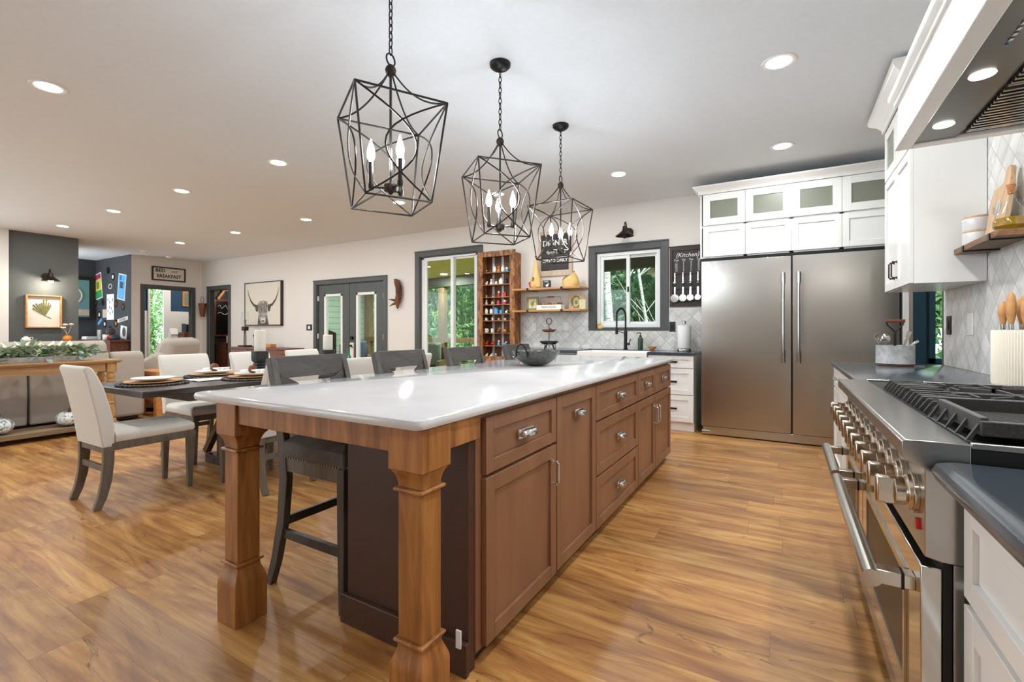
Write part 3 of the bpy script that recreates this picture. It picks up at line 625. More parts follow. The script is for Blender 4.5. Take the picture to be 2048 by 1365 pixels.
# ================= KITCHEN =================
def shaker(x0, x1, z0, z1, st=.057, th=.02, rec=.011, panel=True, y0=0):
    mb = MB().box(x0, x0+st, y0, y0+th, z0, z1).box(x1-st, x1, y0, y0+th, z0, z1).box(x0+st, x1-st, y0, y0+th, z1-st, z1).box(x0+st, x1-st, y0, y0+th, z0, z0+st)
    if panel: mb.box(x0+st, x1-st, y0+rec, y0+th-.001, z0+st, z1-st)
    return mb
def pull(xc, zc, ln, m, parent, vert=False, style='bar', y0=0, out=.032):
    if style == 'arch':      # slim arched pull with two posts
        a, b_ = (-ln/2, ln/2); mb = MB()
        pts = [(a, 0), (a, .7), (a*.86, 1), (b_*.86, 1), (b_, .7), (b_, 0)]
        P3 = [((xc, y0-o*out, zc+u) if vert else (xc+u, y0-o*out, zc)) for u, o in pts]
        mb.tube(P3, .005, 8)
        for u in (a, b_):
            c = (xc, y0, zc+u) if vert else (xc+u, y0, zc); mb.cyl(c, (c[0], y0-.004, c[2]), .009, 10)
            k = (xc, y0-out*.7, zc+u) if vert else (xc+u, y0-out*.7, zc); mb.ball(k, .0075, 8, 6)
        return P('handle', mb, M[m], parent)
    if style == 'cup':       # bridge cup pull on a rectangular backplate
        h = .019; mb = MB().box(xc-ln/2, xc+ln/2, y0-.004, y0, zc-h, zc+h)
        prof = [(0, .014), (.012, .017), (.024, .012), (.03, .002), (.031, -.009), (.026, -.013), (.0, -.012)]
        poly = [(y0-.004-a, zc+b_) for a, b_ in prof]
        mb.loft([[(xc+t*ln*.44, y0-.004+(yy-(y0-.004))*s_, zc+(zz-zc)*s_) for yy, zz in poly] for t, s_ in ((-1, .45), (-.9, .85), (-.6, 1), (.6, 1), (.9, .85), (1, .45))])
        return P('handle', mb, M[m], parent, bevel=.0015)
    mb = MB().box(xc-ln/2, xc+ln/2, y0-out, y0-out+.012, zc-.011, zc+.011).box(xc-ln/2, xc-ln/2+.014, y0-out+.012, y0, zc-.008, zc+.008).box(xc+ln/2-.014, xc+ln/2, y0-out+.012, y0, zc-.008, zc+.008)
    return P('handle', mb, M[m], parent, bevel=.003)
def cabinet(label, loc, rz, w, d, z0, z1, fronts, m, toe=.0, toem=None, group=None, name='cabinet', hollow=False, endm=None, shelf=None):
    t = TL(name, label, 'cabinet', rz, (0, 0, 0), group)
    b0 = toe if toe else z0
    if hollow:
        mb = MB().box(.0, .018, .021, d, b0, z1).box(w-.018, w, .021, d, b0, z1).box(.018, w-.018, d-.012, d, b0, z1).box(.018, w-.018, .021, d-.012, z1-.018, z1).box(.018, w-.018, .021, d-.012, b0, b0+.018)
        for zz in (shelf or []): mb.box(.018, w-.018, .021, d-.012, zz-.01, zz+.01)
        for xx in hollow: mb.box(xx-.02, xx+.02, .021, .04, b0, z1)
    else: mb = B(0, w, .021, d, b0, z1)
    P('carcass', mb, M[m], t, bevel=.0015)
    if toe: P('toe_kick', B(0.0, w, .05, d, 0, toe-.001), M[toem or m], t)
    for f in fronts:
        kind, x0, x1, a, b_ = f[:5]; hs = f[5] if len(f) > 5 else None
        g = .0016
        if kind == 'glass':
            q = P('door', shaker(x0+g, x1-g, a+g, b_-g, .075, panel=False), M[m], t, bevel=.0015)
            P('pane', B(x0+.072, x1-.072, .010, .014, a+.072, b_-.072), M['frost'], q)
        else:
            st = .057 if (b_-a) > .22 else .048
            q = P('drawer' if kind == 'drawer' else 'door', shaker(x0+g, x1-g, a+g, b_-g, st), M[m], t, bevel=.0018)
        if hs: pull(*hs[:3], hs[3], q, **(hs[4] if len(hs) > 4 else {}))
    t.location = loc; t.rotation_euler = (0, 0, rz); return t

# island cabinets (doors face the walkway)
IX = -.912
def isl(y0, y1, fr, lb): return cabinet(lb, (IX, y0, 0), PI/2, y1-y0-.001, .61, .055, .888, fr, 'islcab', toe=.05, toem='islend', group='island base cabinets', name='island_cabinet')
D, DO = 'drawer', 'door'; cup = dict(style='cup'); ar = dict(style='arch', vert=True)
isl(1.345, 1.968, [(D, .034, .621, .665, .868, (.325, .765, .125, 'chrome', cup)), (DO, .034, .621, .058, .655, (.575, .535, .10, 'chrome', ar))], 'brown island cabinet nearest the camera, wide drawer over a door')
isl(1.969, 2.489, [(DO, .003, .517, .062, .868, (.26, .76, .10, 'chrome', cup))], 'brown tall pull-out island cabinet with a single cup handle')
isl(2.490, 3.348, [(D, .003, .854, .668, .868, (.43, .768, .115, 'chrome', cup)), (D, .003, .854, .358, .660, (.43, .51, .115, 'chrome', cup)), (D, .003, .854, .058, .350, (.43, .205, .115, 'chrome', cup))], 'brown island cabinet with a stack of three drawers')
isl(3.349, 4.44, [(D, .003, .497, .668, .868, (.25, .768, .1, 'chrome', cup)), (D, .505, 1.088, .668, .868, (.79, .768, .1, 'chrome', cup)), (DO, .003, .497, .058, .660, (.46, .50, .13, 'chrome', ar)), (DO, .505, 1.088, .058, .660, (.545, .50, .13, 'chrome', ar))], 'brown island cabinet at the far end with two drawers over two doors')
# end panel, back panel and plinth boards
ep = T('island_end_panel', 'dark brown textured end panel of the island between the two posts', 'panel', (-1.23, 1.33, 0))
P('sheet', B(-1.535, -.936, 1.305, 1.343, 0, .887), M['islend'], ep, bevel=.002)
P('plinth_board', MB().box(-1.555, -.93, 1.284, 1.304, 0, .115), M['islend'], ep, bevel=.003)
P('floor_socket_cover', B(-.968, -.948, 1.277, 1.2835, .10, .16), M['whitetrim'], ep, label='small white tab on plinth')
S('island_back_panel', B(-1.548, -1.5365, 1.345, 4.44, 0, .887), M['islend'], 'dark brown back panel of the island facing the stools', 'panel')
# posts and aprons
fm = T('island_stand', 'amber stained pine posts and apron holding the island overhang', 'table frame', (-1.5, 1.1, 0))
def post(cx, cy, nm='leg'):
    q = P(nm, MB().sqlathe([(.066, 0), (.066, .158), (.0655, .165), (.062, .178), (.055, .195), (.049, .212), (.047, .232)], (cx, cy)).sqlathe([(.056, .232), (.058, .238), (.056, .244)], (cx, cy)).sqlathe([(.046, .244), (.046, .690)], (cx, cy)).sqlathe([(.056, .690), (.058, .696), (.056, .702)], (cx, cy)).sqlathe([(.0465, .702), (.047, .715), (.050, .73), (.056, .745), (.061, .752), (.061, .757), (.068, .758), (.068, .888)], (cx, cy)), M['legwood'], fm, bevel=.003)
    return q
LY = 1.105
post(-1.93, LY); post(-.975, LY); post(-1.93, 4.36)
P('front_apron', B(-1.862, -1.043, LY-.058, LY-.03, .808, .888), M['legwood'], fm, bevel=.002)
P('side_apron', B(-.935, -.912, LY+.069, 1.343, .805, .888), M['legwood'], fm, bevel=.002)
P('side_apron', B(-1.99, -1.965, LY+.069, 4.291, .805, .888), M['legwood'], fm, bevel=.002)
P('back_apron', B(-1.862, -1.54, 4.39, 4.415, .805, .888), M['legwood'], fm, bevel=.002)
# worktop with eased corners
def rrect(x0, x1, y0, y1, r, n=6):
    pts = []
    for cx, cy, a0 in ((x1-r, y0+r, -PI/2), (x1-r, y1-r, 0), (x0+r, y1-r, PI/2), (x0+r, y0+r, PI)):
        pts += [(cx+r*math.cos(a0+PI/2*k/n), cy+r*math.sin(a0+PI/2*k/n)) for k in range(n+1)]
    return pts
def slab(x0, x1, y0, y1, z0, z1, r=.03, e=.009):
    rings = []
    for z, o in ((z0, e), (z0+e*.3, e*.3), (z0+e, 0), (z1-e, 0), (z1-e*.3, e*.3), (z1, e)):
        rings.append([(x, y, z) for x, y in rrect(x0+o, x1-o, y0+o, y1-o, r)])
    return MB().loft(rings)
S('island_worktop', slab(-2.135, -.893, 1.008, 4.475, .8885, .921, .03, .011), M['quartz'], 'long glossy white quartz island worktop with rounded corners', 'worktop')

# wok style bowl on the island
bw = T('bowl', 'dark hammered metal bowl with two loop handles on island worktop', 'bowl', (-1.565, 3.02, .922))
bp = [(.001, .9222), (.05, .9222), (.09, .935), (.135, .965), (.165, 1.005), (.175, 1.03), (.171, 1.03), (.16, 1.005), (.13, .97), (.085, .941), (.04, .93), (.001, .929)]
P('basin', MB().lathe(bp, (-1.565, 3.02), 40), M['wok'], bw)
for sgn in (-1, 1):
    a = math.radians(82); ux, uy = math.cos(a)*sgn, math.sin(a)*sgn; vx, vy = -uy, ux
    pts = []
    for i in range(15):
        u = PI*i/14; pts.append((-1.565+ux*(.168+.014*math.sin(u))+vx*.05*math.cos(u), 3.02+uy*(.168+.014*math.sin(u))+vy*.05*math.cos(u), .99+.09*math.sin(u)))
    P('handle', MB().tube(pts, .006, 8), M['black'], bw)

# bar stools
def make_stool():
    t = TL('bar_stool', 'x', 'stool', 0)
    w2 = .215
    P('seat', MB().loft([[(a*(w2+.01)*s, -.19+(b_+1)/2*.42*1+(.21*(1-s))*-b_, z) for a, b_ in ((-1, -1), (0, -1), (1, -1), (1, 0), (1, 1), (0, 1), (-1, 1), (-1, 0))] for z, s in ((.60, 1), (.63, 1.03), (.665, .99), (.69, .84), (.70, .5))]), M['suede'], t, bevel=.006)
    P('seat_frame', MB().box(-w2, w2, .19, .215, .535, .60).box(-w2, -w2+.022, -.19, .19, .535, .60).box(w2-.022, w2, -.19, .19, .535, .60).box(-w2, w2, -.20, -.18, .535, .60), M['greywood'], t, bevel=.002)
    nl = MB()
    for k in range(22):
        yy = -.17+k*.0178
        for s in (-1, 1): nl.ball((s*(w2+.012), yy, .606), .0055, 8, 5)
    for k in range(20): nl.ball((-w2+.01+k*.0217, .231, .606), .0055, 8, 5)
    P('nailheads', nl, M['nail'], t)
    for s in (-1, 1):
        P('leg', MB().bar([(s*(w2-.012), .205, .60), (s*(w2-.006), .212, .3), (s*(w2+.004), .222, 0)], [.042, .038, .03], [.045, .04, .03], (0, 1, 0)), M['stoolv'], t, bevel=.003)
        P('leg', MB().bar([(s*(w2-.012), -.30, 1.045), (s*(w2-.012), -.245, .86), (s*(w2-.012), -.20, .66), (s*(w2-.012), -.185, .5), (s*(w2-.008), -.2, .3), (s*w2, -.235, .12), (s*(w2+.004), -.275, 0)], [.032]*7, [.036, .046, .055, .058, .052, .044, .038], (0, 1, 0)), M['stoolv'], t, bevel=.003)
        P('side_rail', B(s*(w2-.012)-.011, s*(w2-.012)+.011, -.20, .20, .225, .265), M['stoolw'], t, bevel=.002)
    P('foot_rail', B(-w2+.01, w2-.01, .20, .225, .20, .24), M['stoolw'], t, bevel=.002)
    P('rear_rail', B(-w2+.01, w2-.01, -.215, -.195, .275, .315), M['stoolw'], t, bevel=.002)
    tr = []
    P('top_rail', MB().loft([[(x, -.284-.012*math.cos(x/w2*1.3)+.008, 1.045+.006), (x, -.284-.012*math.cos(x/w2*1.3)-.014, 1.045+.006), (x, -.266-.012*math.cos(x/w2*1.3)-.014, .948), (x, -.266-.012*math.cos(x/w2*1.3)+.008, .948)] for x in [(-1+2*i/10)*(w2-.02) for i in range(11)]]), M['stoolw'], t, bevel=.003)
    P('lower_back_rail', B(-w2+.014, w2-.014, -.213, -.193, .70, .735), M['stoolw'], t, bevel=.003)
    for s in (-1, 1): P('cross_brace', MB().bar([(s*-(w2-.03), -.268-.006*s*0, .95), (s*(w2-.03), -.205, .733)], .042, .018 if s > 0 else .017, (0, 1, 0)), M['stoolw'], t, bevel=.002)
    return t
sl_ = ['dark wood bar stool nearest the camera with nailhead grey seat', 'second dark wood bar stool from the camera at the island', 'third dark bar stool, backed by the patio slider', 'farthest bar stool, half hidden behind the dark bowl']
st0 = make_stool(); st0['label'] = sl_[0]; st0['group'] = 'island bar stools'
for i, yy in enumerate((1.54, 2.185, 2.86, 3.66)):
    if i == 0: st0.location = (-1.80, yy, 0); st0.rotation_euler = (0, 0, -PI/2)
    else: dup(st0, (-1.80, yy, 0), -PI/2, sl_[i])

# back wall run
FY_ = 5.68
cabinet('white base cabinet left of the dishwasher', (-3.45, FY_, 0), 0, .49, .60, .1, .884, [(D, 0, .49, .72, .875, (.245, .8, .13, 'bronze', {})), (DO, 0, .49, .105, .715)], 'cab', toe=.1, name='base_cabinet')
dw = T('dishwasher', 'stainless dishwasher under the dark counter', 'dishwasher', (-2.64, 6, 0))
P('front', B(-2.945, -2.345, FY_, FY_+.03, .1, .87), M['steel'], dw, bevel=.004); P('body', B(-2.945, -2.345, FY_+.031, 6.27, .02, .88), M['steelD'], dw)
P('control_strip', B(-2.93, -2.36, FY_-.004, FY_-.0005, .815, .862), M['blackpl'], dw); P('handle', MB().cyl((-2.88, FY_-.04, .78), (-2.41, FY_-.04, .78), .011, 12).cyl((-2.86, FY_-.04, .78), (-2.86, FY_, .78), .006, 8).cyl((-2.43, FY_-.04, .78), (-2.43, FY_, .78), .006, 8), M['steelP'], dw)
cabinet('white sink base cabinet with two doors', (-2.34, FY_, 0), 0, .905, .60, .1, .66, [(DO, .0, .45, .105, .655), (DO, .455, .905, .105, .655)], 'cab', toe=.1, name='base_cabinet')
sk = T('farmhouse_sink', 'white apron-front farmhouse sink under the kitchen window', 'sink', (-1.885, 5.9, .66))
P('basin', MB().box(-2.33, -1.44, 5.645, 5.675, .665, .905).box(-2.33, -2.30, 5.675, 6.12, .665, .905).box(-1.47, -1.44, 5.675, 6.12, .665, .905).box(-2.30, -1.47, 6.09, 6.12, .665, .905).box(-2.30, -1.47, 5.675, 6.09, .665, .70), M['white'], sk, bevel=.008)
P('drain', MB().lathe([(.001, .7015), (.045, .7015), (.045, .704)], (-1.885, 5.9)), M['steelP'], sk)
cabinet('white three-drawer base cabinet beside the fridge', (-1.43, FY_, 0), 0, .515, .60, .1, .884, [(D, 0, .515, .735, .878, (.257, .806, .16, 'bronze', {})), (D, 0, .515, .425, .728, (.257, .576, .16, 'bronze', {})), (D, 0, .515, .11, .418, (.257, .265, .16, 'bronze', {}))], 'cab', toe=.1, name='base_cabinet')
bc = MB().box(-3.47, -2.335, 5.655, YB-.016, .886, .916).box(-1.435, -.905, 5.655, YB-.016, .886, .916).box(-2.335, -1.435, 6.125, YB-.016, .886, .916)
S('back_counter', bc, M['blackstone'], 'dark slate counter along the kitchen back wall around the sink', 'worktop', bevel=.004)
# faucet
fc = T('faucet', 'matt black spring-neck faucet behind the sink', 'faucet', (-1.85, 6.17, .917))
P('body', MB().lathe([(.03, .917), (.03, .925), (.022, .932), (.022, 1.16), (.016, 1.17), (.012, 1.18)], (-1.85, 6.17)), M['black'], fc)
pts = [(-1.85, 6.17, 1.17)]
for i in range(17):
    a = PI*i/16; pts.append((-1.85-.048*(1-math.cos(a)), 6.17-.04*(1-math.cos(a)), 1.36+.105*math.sin(a)))
pts.append((-1.946, 6.09, 1.2))
P('spout', MB().tube(pts, .008, 10), M['black'], fc)
sp = MB()
def along(pts, t):
    L = [0]
    for i in range(1, len(pts)): L.append(L[-1]+(Vector(pts[i])-Vector(pts[i-1])).length)
    s = t*L[-1]
    for i in range(1, len(pts)):
        if s <= L[i] or i == len(pts)-1:
            u = (s-L[i-1])/max(1e-6, L[i]-L[i-1]); a, b_ = Vector(pts[i-1]), Vector(pts[i]); return a.lerp(b_, u), (b_-a).normalized()
hel = []
for i in range(420):
    p, d = along(pts, .02+.95*i/420); e1 = d.cross(Vector((.5, -.8, .2))).normalized(); e2 = d.cross(e1); a = i*.75
    hel.append(p+(e1*math.cos(a)+e2*math.sin(a))*.013)
P('spring', MB().tube(hel, .0028, 5), M['black'], fc)
P('spray_head', MB().lathe([(.018, 1.12), (.018, 1.19), (.013, 1.215)], (-1.946, 6.09)), M['black'], fc)
P('lever', MB().cyl((-1.85, 6.17, .99), (-1.79, 6.14, .99), .014, 12).cyl((-1.80, 6.145, .99), (-1.77, 6.13, 1.06), .006, 8), M['black'], fc)
P('holder_arm', MB().cyl((-1.85, 6.17, 1.13), (-1.946, 6.09, 1.165), .005, 8), M['black'], fc)
sd = T('soap_dispenser', 'dark green soap bottle with black pump on sink edge', 'soap dispenser', (-1.655, 6.16, .917))
P('bottle', MB().lathe([(.03, .917), (.034, .922), (.034, 1.055), (.028, 1.075), (.014, 1.085), (.014, 1.09)], (-1.655, 6.18)), M['greenb'], sd)
P('pump', MB().lathe([(.015, 1.09), (.015, 1.105), (.006, 1.108), (.006, 1.135)], (-1.655, 6.18)).box(-1.70, -1.645, 6.172, 6.188, 1.132, 1.144), M['black'], sd)
S('small_bowl', MB().lathe([(.001, .9175), (.02, .9175), (.05, .945), (.058, .962), (.054, .962), (.045, .945), (.02, .926), (.001, .925)], (-1.50, 6.17)), M['oakw'], 'small honey wooden bowl on counter right of the soap bottle', 'bowl')
pt = T('paper_towel_holder', 'white paper towel roll on steel stand beside fridge', 'paper towel', (-1.09, 6.1, .917))
P('base', MB().lathe([(.085, .917), (.088, .925), (.082, .945), (.02, .95)], (-1.09, 6.1), 32), M['steelP'], pt)
P('roll', MB().lathe([(.02, .952), (.078, .952), (.08, .956), (.08, 1.228), (.078, 1.232), (.02, 1.232)], (-1.09, 6.1), 32), M['paper'], pt)
P('finial', MB().lathe([(.006, 1.232), (.006, 1.25), (.02, 1.252), (.022, 1.282), (.018, 1.29), (.001, 1.291)], (-1.09, 6.1)), M['steelP'], pt)
# tiered tray
tt = T('tiered_tray', 'two-tier wire and wood tray with ring handle on back counter', 'tiered tray', (-2.90, 6.0, .917)); cx, cy = -2.90, 6.0
P('stand_rod', MB().cyl((cx, cy, .935), (cx, cy, 1.26), .006, 8).torus((cx, cy, 1.30), .042, .005, 'y'), M['bronze'], tt)
P('lower_tier', MB().lathe([(.001, .975), (.09, .975), (.125, 1.0), (.13, 1.02), (.124, 1.018), (.088, .982), (.001, .982)], (cx, cy), 28), M['iron'], tt)
P('upper_tier', MB().lathe([(.001, 1.145), (.06, 1.145), (.09, 1.16), (.098, 1.185), (.09, 1.182), (.06, 1.155), (.001, 1.152)], (cx, cy), 28), M['brownc'], tt)
for k in range(3):
    a = k*2*PI/3+.3; P('foot', MB().tube([(cx+.085*math.cos(a), cy+.085*math.sin(a), .976), (cx+.10*math.cos(a), cy+.10*math.sin(a), .945), (cx+.085*math.cos(a), cy+.085*math.sin(a), .9175)], .005, 6), M['bronze'], tt)
S('small_fruit', MB().ball((cx+.03, cy-.02, 1.176), (.026, .026, .024)).cyl((cx+.03, cy-.02, 1.195), (cx+.034, cy-.02, 1.21), .003, 6), M['brownc'], 'small brown fruit on the upper tray tier', 'fruit')
S('slim_utensil', MB().box(-1.415, -1.30, 6.10, 6.11, .917, .921), M['steelP'], 'slim steel utensil lying on counter near the paper towels', 'utensil')
def plate(name, lb, x0, x1, z0, z1, y, m, kind, rocker='white', axis='y'):
    t = T(name, lb, kind, ((x0+x1)/2 if axis == 'y' else y, y if axis == 'y' else (x0+x1)/2, z0))
    w = (x1-x0); h = z1-z0
    def bx2(a, b_, c, d, y0, y1): return B(a, b_, y-y1, y-y0, c, d) if axis == 'y' else B(y-y1, y-y0, a, b_, c, d)
    P('cover_plate', bx2(x0, x1, z0, z1, 0, .007), M[m], t, bevel=.002)
    P('rocker', bx2(x0+w*.33, x1-w*.33, z0+h*.25, z1-h*.25, .0075, .011), M[rocker], t, bevel=.001)
    return t
plate('wall_outlet', 'white outlet on tile left of the tiered tray', -3.325, -3.248, 1.158, 1.285, YB-.0145, 'white', 'outlet')
plate('wall_outlet', 'white outlet on tile left of the kitchen window', -2.797, -2.718, 1.166, 1.288, YB-.0145, 'white', 'outlet')
plate('wall_outlet', 'black outlet on tile beside the paper towels', -1.308, -1.232, 1.155, 1.283, YB-.0145, 'blackpl', 'outlet', 'black')
plate('light_switch', 'double black light switch with a white rocker beside french doors', -8.66, -8.48, 1.165, 1.29, YB-.0005, 'blackpl', 'switch', 'white')
plate('light_switch', 'dark switch plate on the right wall nearest the fridge', 4.50, 4.60, 1.145, 1.28, XR-.0135, 'bronze', 'switch', 'black', 'x')
plate('wall_outlet', 'white outlet on the right tile wall past the dark switch', 4.04, 4.14, 1.145, 1.285, XR-.0135, 'white', 'outlet', 'white', 'x')

# ---- fridge ----
F0, F1, FYf = -.822, .918, 5.628; mid = .052
fg = T('refrigerator', 'wide twin-door stainless steel fridge and freezer', 'refrigerator', ((F0+F1)/2, 6, 0))
P('body', B(F0+.004, F1-.004, FYf+.062, YB-.02, .02, 1.965), M['steelD'], fg)
for a, b_, hx in ((F0, mid-.008, mid-.075), (mid+.008, F1, mid+.06)):
    # gently bowed door skin
    n = 12; rings = []
    for i in range(n+1):
        u = i/n; x = a+(b_-a)*u; bow = .006*math.sin(PI*u)
        rings.append([(x, FYf-bow+.004*(abs(2*u-1)**8), .105), (x, FYf-bow+.004*(abs(2*u-1)**8), 1.945), (x, FYf+.058, 1.945), (x, FYf+.058, .105)])
    d = P('door', MB().loft(rings), M['steelF'], fg, bevel=.002)
    h = P('handle', MB().cyl((hx, FYf-.062, .86), (hx, FYf-.062, 1.74), .0125, 20).cyl((hx, FYf-.062, .84), (hx, FYf-.062, .97), .018, 20).cyl((hx, FYf-.062, 1.66), (hx, FYf-.062, 1.77), .018, 20).cyl((hx, FYf-.062, .91), (hx, FYf, .91), .011, 12).cyl((hx, FYf-.062, 1.71), (hx, FYf, 1.71), .011, 12), M['steelP'], d)
P('kick_grille', B(F0+.02, F1-.01, FYf+.012, FYf+.05, .012, .10), M['steel'], fg, bevel=.003)
P('centre_gasket', B(mid-.0075, mid+.0075, FYf+.02, FYf+.056, .10, 1.94), M['black'], fg)
P('foot', MB().cyl((F0+.005, FYf+.03, .035), (F0+.09, FYf+.03, .035), .033, 20), M['steelP'], fg)
P('top_trim', B(F0, F1, FYf+.02, FYf+.06, 1.951, 1.978), M['black'], fg)
# cabinets above the fridge
fw = (.94-(-.842))/4; tp = []
for k in range(4): tp += [('glass', .03+k*(1.752-.03)/4+.0, .03+(k+1)*(1.752-.03)/4, 2.352, 2.70), (DO, .03+k*(1.752-.03)/4, .03+(k+1)*(1.752-.03)/4, 2.0, 2.335)]
fcb = cabinet('white wall cabinet over the fridge with four glazed doors above four solid ones', (-.842, 5.66, 0), 0, 1.782, .62, 1.985, 2.715, tp, 'cab', name='wall_cabinet', hollow=[.46, .89, 1.32], shelf=[2.343])
def crownmb(path, prof):
    # path: list of (x,y) left->right seen from front with outward normals to the right of travel reversed; prof: (out,z)
    rings = []
    n = len(path)
    for i, (x, y) in enumerate(path):
        d0 = Vector((path[i][0]-path[i-1][0], path[i][1]-path[i-1][1])).normalized() if i else None
        d1 = Vector((path[i+1][0]-x, path[i+1][1]-y)).normalized() if i < n-1 else None
        n0 = Vector((d0.y, -d0.x)) if d0 else None; n1 = Vector((d1.y, -d1.x)) if d1 else None
        nn = (n0+n1).normalized()/max(.3, ((n0+n1).normalized()).dot(n0)) if (n0 and n1) else (n0 or n1)
        rings.append([(x+nn.x*o, y+nn.y*o, z) for o, z in prof])
    return MB().loft(rings)
crp = [(0, 2.702), (.012, 2.702), (.014, 2.722), (.03, 2.742), (.06, 2.768), (.068, 2.776), (.068, 2.79), (0, 2.79)]
S('crown_moulding', crownmb([(-.844, 6.28), (-.844, 5.658), (.94, 5.658)], crp), M['cab'], 'white crown moulding capping the cabinet over the fridge', 'moulding')
S('tall_panel', B(.944, .982, 5.60, 6.28, 0, 2.70), M['cab'], 'tall white end panel right of the fridge', 'panel')

# ---- right wall run ----
RX = .318
cabinet('white base cabinet run between range and fridge, drawer nearest the range', (RX+.022, 3.50, 0), -PI/2, .585, .675, .1, .884, [(D, 0, .585, .72, .875, (.29, .80, .12, 'steelP', {})), (DO, 0, .585, .105, .712, (.06, .55, .1, 'steelP', dict(vert=True, style='arch')))], 'cab', toe=.1, name='base_cabinet')
cabinet('white base cabinet in the middle of the counter run between range and fridge', (RX+.022, 4.09, 0), -PI/2, .585, .675, .1, .884, [(D, 0, .585, .72, .875, (.29, .80, .12, 'steelP', {})), (DO, 0, .585, .105, .712, (.06, .55, .1, 'steelP', dict(vert=True, style='arch')))], 'cab', toe=.1, name='base_cabinet')
cabinet('white base cabinet at the counter end nearest the fridge', (RX+.022, 4.68, 0), -PI/2, .585, .675, .1, .884, [(D, 0, .585, .72, .875, (.29, .80, .12, 'steelP', {})), (DO, 0, .585, .105, .712, (.525, .55, .1, 'steelP', dict(vert=True, style='arch')))], 'cab', toe=.1, name='base_cabinet')
S('far_counter', slab(RX, XR-.016, 2.905, 4.70, .886, .916, .012, .01), M['blackstone'], 'slate blue counter between the range and the fridge', 'worktop')
S('near_counter', slab(.272, XR-.016, -.9, 1.362, .852, .896, .03, .019), M['blackstone'], 'slate blue counter with rounded nose in front right corner', 'worktop')
for y1, lb in ((1.345, 'white drawer base cabinet right beside the range in the corner of the view'), (.64, 'white drawer base cabinet nearest the camera')):
    cabinet(lb, (.325, y1, 0), -PI/2, .70, .69, .1, .850, [(D, .003, .697, .615, .825), (D, .003, .697, .37, .602), (D, .003, .697, .11, .36)], 'cab', toe=.1, name='base_cabinet')

# ---- range ----
Y0, Y1 = 1.372, 2.892
rg = T('gas_range', 'wide professional stainless gas range with griddle and two ovens', 'range', (.65, 2.13, 0))
P('body', B(.335, XR-.02, Y0+.006, Y1-.006, .12, .90), M['steelD'], rg)
prof = [(.234, .931), (.228, .925), (.228, .893), (.234, .886), (.268, .868), (.268, .672), (.30, .665), (.345, .665), (.345, .931)]
P('control_panel', MB().prism(prof, 'y', Y0, Y1), M['steel'], rg, bevel=.0015)
P('cooktop_deck', MB().box(.345, XR-.03, Y0+.007, Y1, .902, .922).box(.345, XR-.03, Y0, Y0+.012, .922, .936).box(.345, XR-.03, Y1-.012, Y1, .922, .936), M['steel'], rg, bevel=.002)
P('burner_tray', B(.352, XR-.06, Y0+.02, Y1-.02, .9225, .926), M['blackpl'], rg)
P('back_rail', B(XR-.055, XR-.018, Y0, Y1, .923, .985), M['steel'], rg, bevel=.004)
P('side_skirt', B(.346, XR-.06, Y0+.001, Y0+.0055, .80, .9215), M['blackpl'], rg)
# ovens
for (a, b_, nm) in ((Y0+.008, Y0+.925, 'large'), (Y0+.935, Y1-.008, 'small')):
    d = P('oven_door', MB().box(.262, .30, a, b_, .21, .648), M['steelP'], rg, bevel=.003, label='%s oven door' % nm)
    wy0, wy1 = a+.16, b_-.14
    P('oven_window', B(.2595, .2615, wy0, wy1, .30, .56), M['blackpl'], d)
    P('window_frame', MB().box(.257, .2618, wy0-.018, wy0, .28, .58).box(.257, .2618, wy1, wy1+.018, .28, .58).box(.257, .2618, wy0, wy1, .56, .58).box(.257, .2618, wy0, wy1, .28, .30), M['steel'], d)
    P('handle_bar', MB().cyl((.178, a+.03, .583), (.178, b_-.012, .583), .0205, 28), M['steelH'], d)
    for yy in (a+.065, b_-.06):
        P('handle_bracket', MB().box(.188, .262, yy-.019, yy+.019, .566, .600), M['steelH'], d, bevel=.002)
        P('handle_gasket', B(.236, .242, yy-.0205, yy+.0205, .5645, .6015), M['black'], d)
P('drawer_panel', B(.27, .32, Y0+.004, Y1-.004, .125, .20), M['steel'], rg, bevel=.003)
for yy in (Y0+.06, Y1-.06):
    for xx in (.34, .95): P('leg', MB().lathe([(.02, 0), (.02, .12)], (xx, yy)), M['steelP'], rg)
P('door_gap_shade', B(.3005, .316, Y0+.008, Y1-.008, .21, .664), M['black'], rg)  # black box puts the shade between oven doors and body into colour
P('side_panel', MB().box(.3165, .334, Y0+.001, Y0+.006, .12, .664).box(.3165, .334, Y1-.006, Y1-.001, .12, .664), M['steel'], rg)
for k in range(11):
    yy = Y0+.085+k*.133; zz = .79
    kb = P('knob', MB().tube([(.268, yy, zz), (.258, yy, zz)], .047, 32).tube([(.258, yy, zz), (.250, yy, zz), (.246, yy, zz)], [.043, .041, .035], 32).tube([(.246, yy, zz), (.226, yy, zz)], .033, 28), M['knob'], rg, bevel=.001)
    P('knob_grip', MB().prism([(yy-.012, zz-.034), (yy+.012, zz-.034), (yy+.016, zz), (yy+.012, zz+.034), (yy-.012, zz+.034), (yy-.016, zz)], 'x', .190, .236), M['knob'], kb, bevel=.006, bseg=3)
for yy in (Y0+.055, Y0+.60, Y0+1.03): P('indicator', MB().prism([(yy-.008, .715), (yy+.008, .715), (yy+.003, .74), (yy-.003, .74)], 'x', .262, .2678), M['red'], rg, label='small red switch')
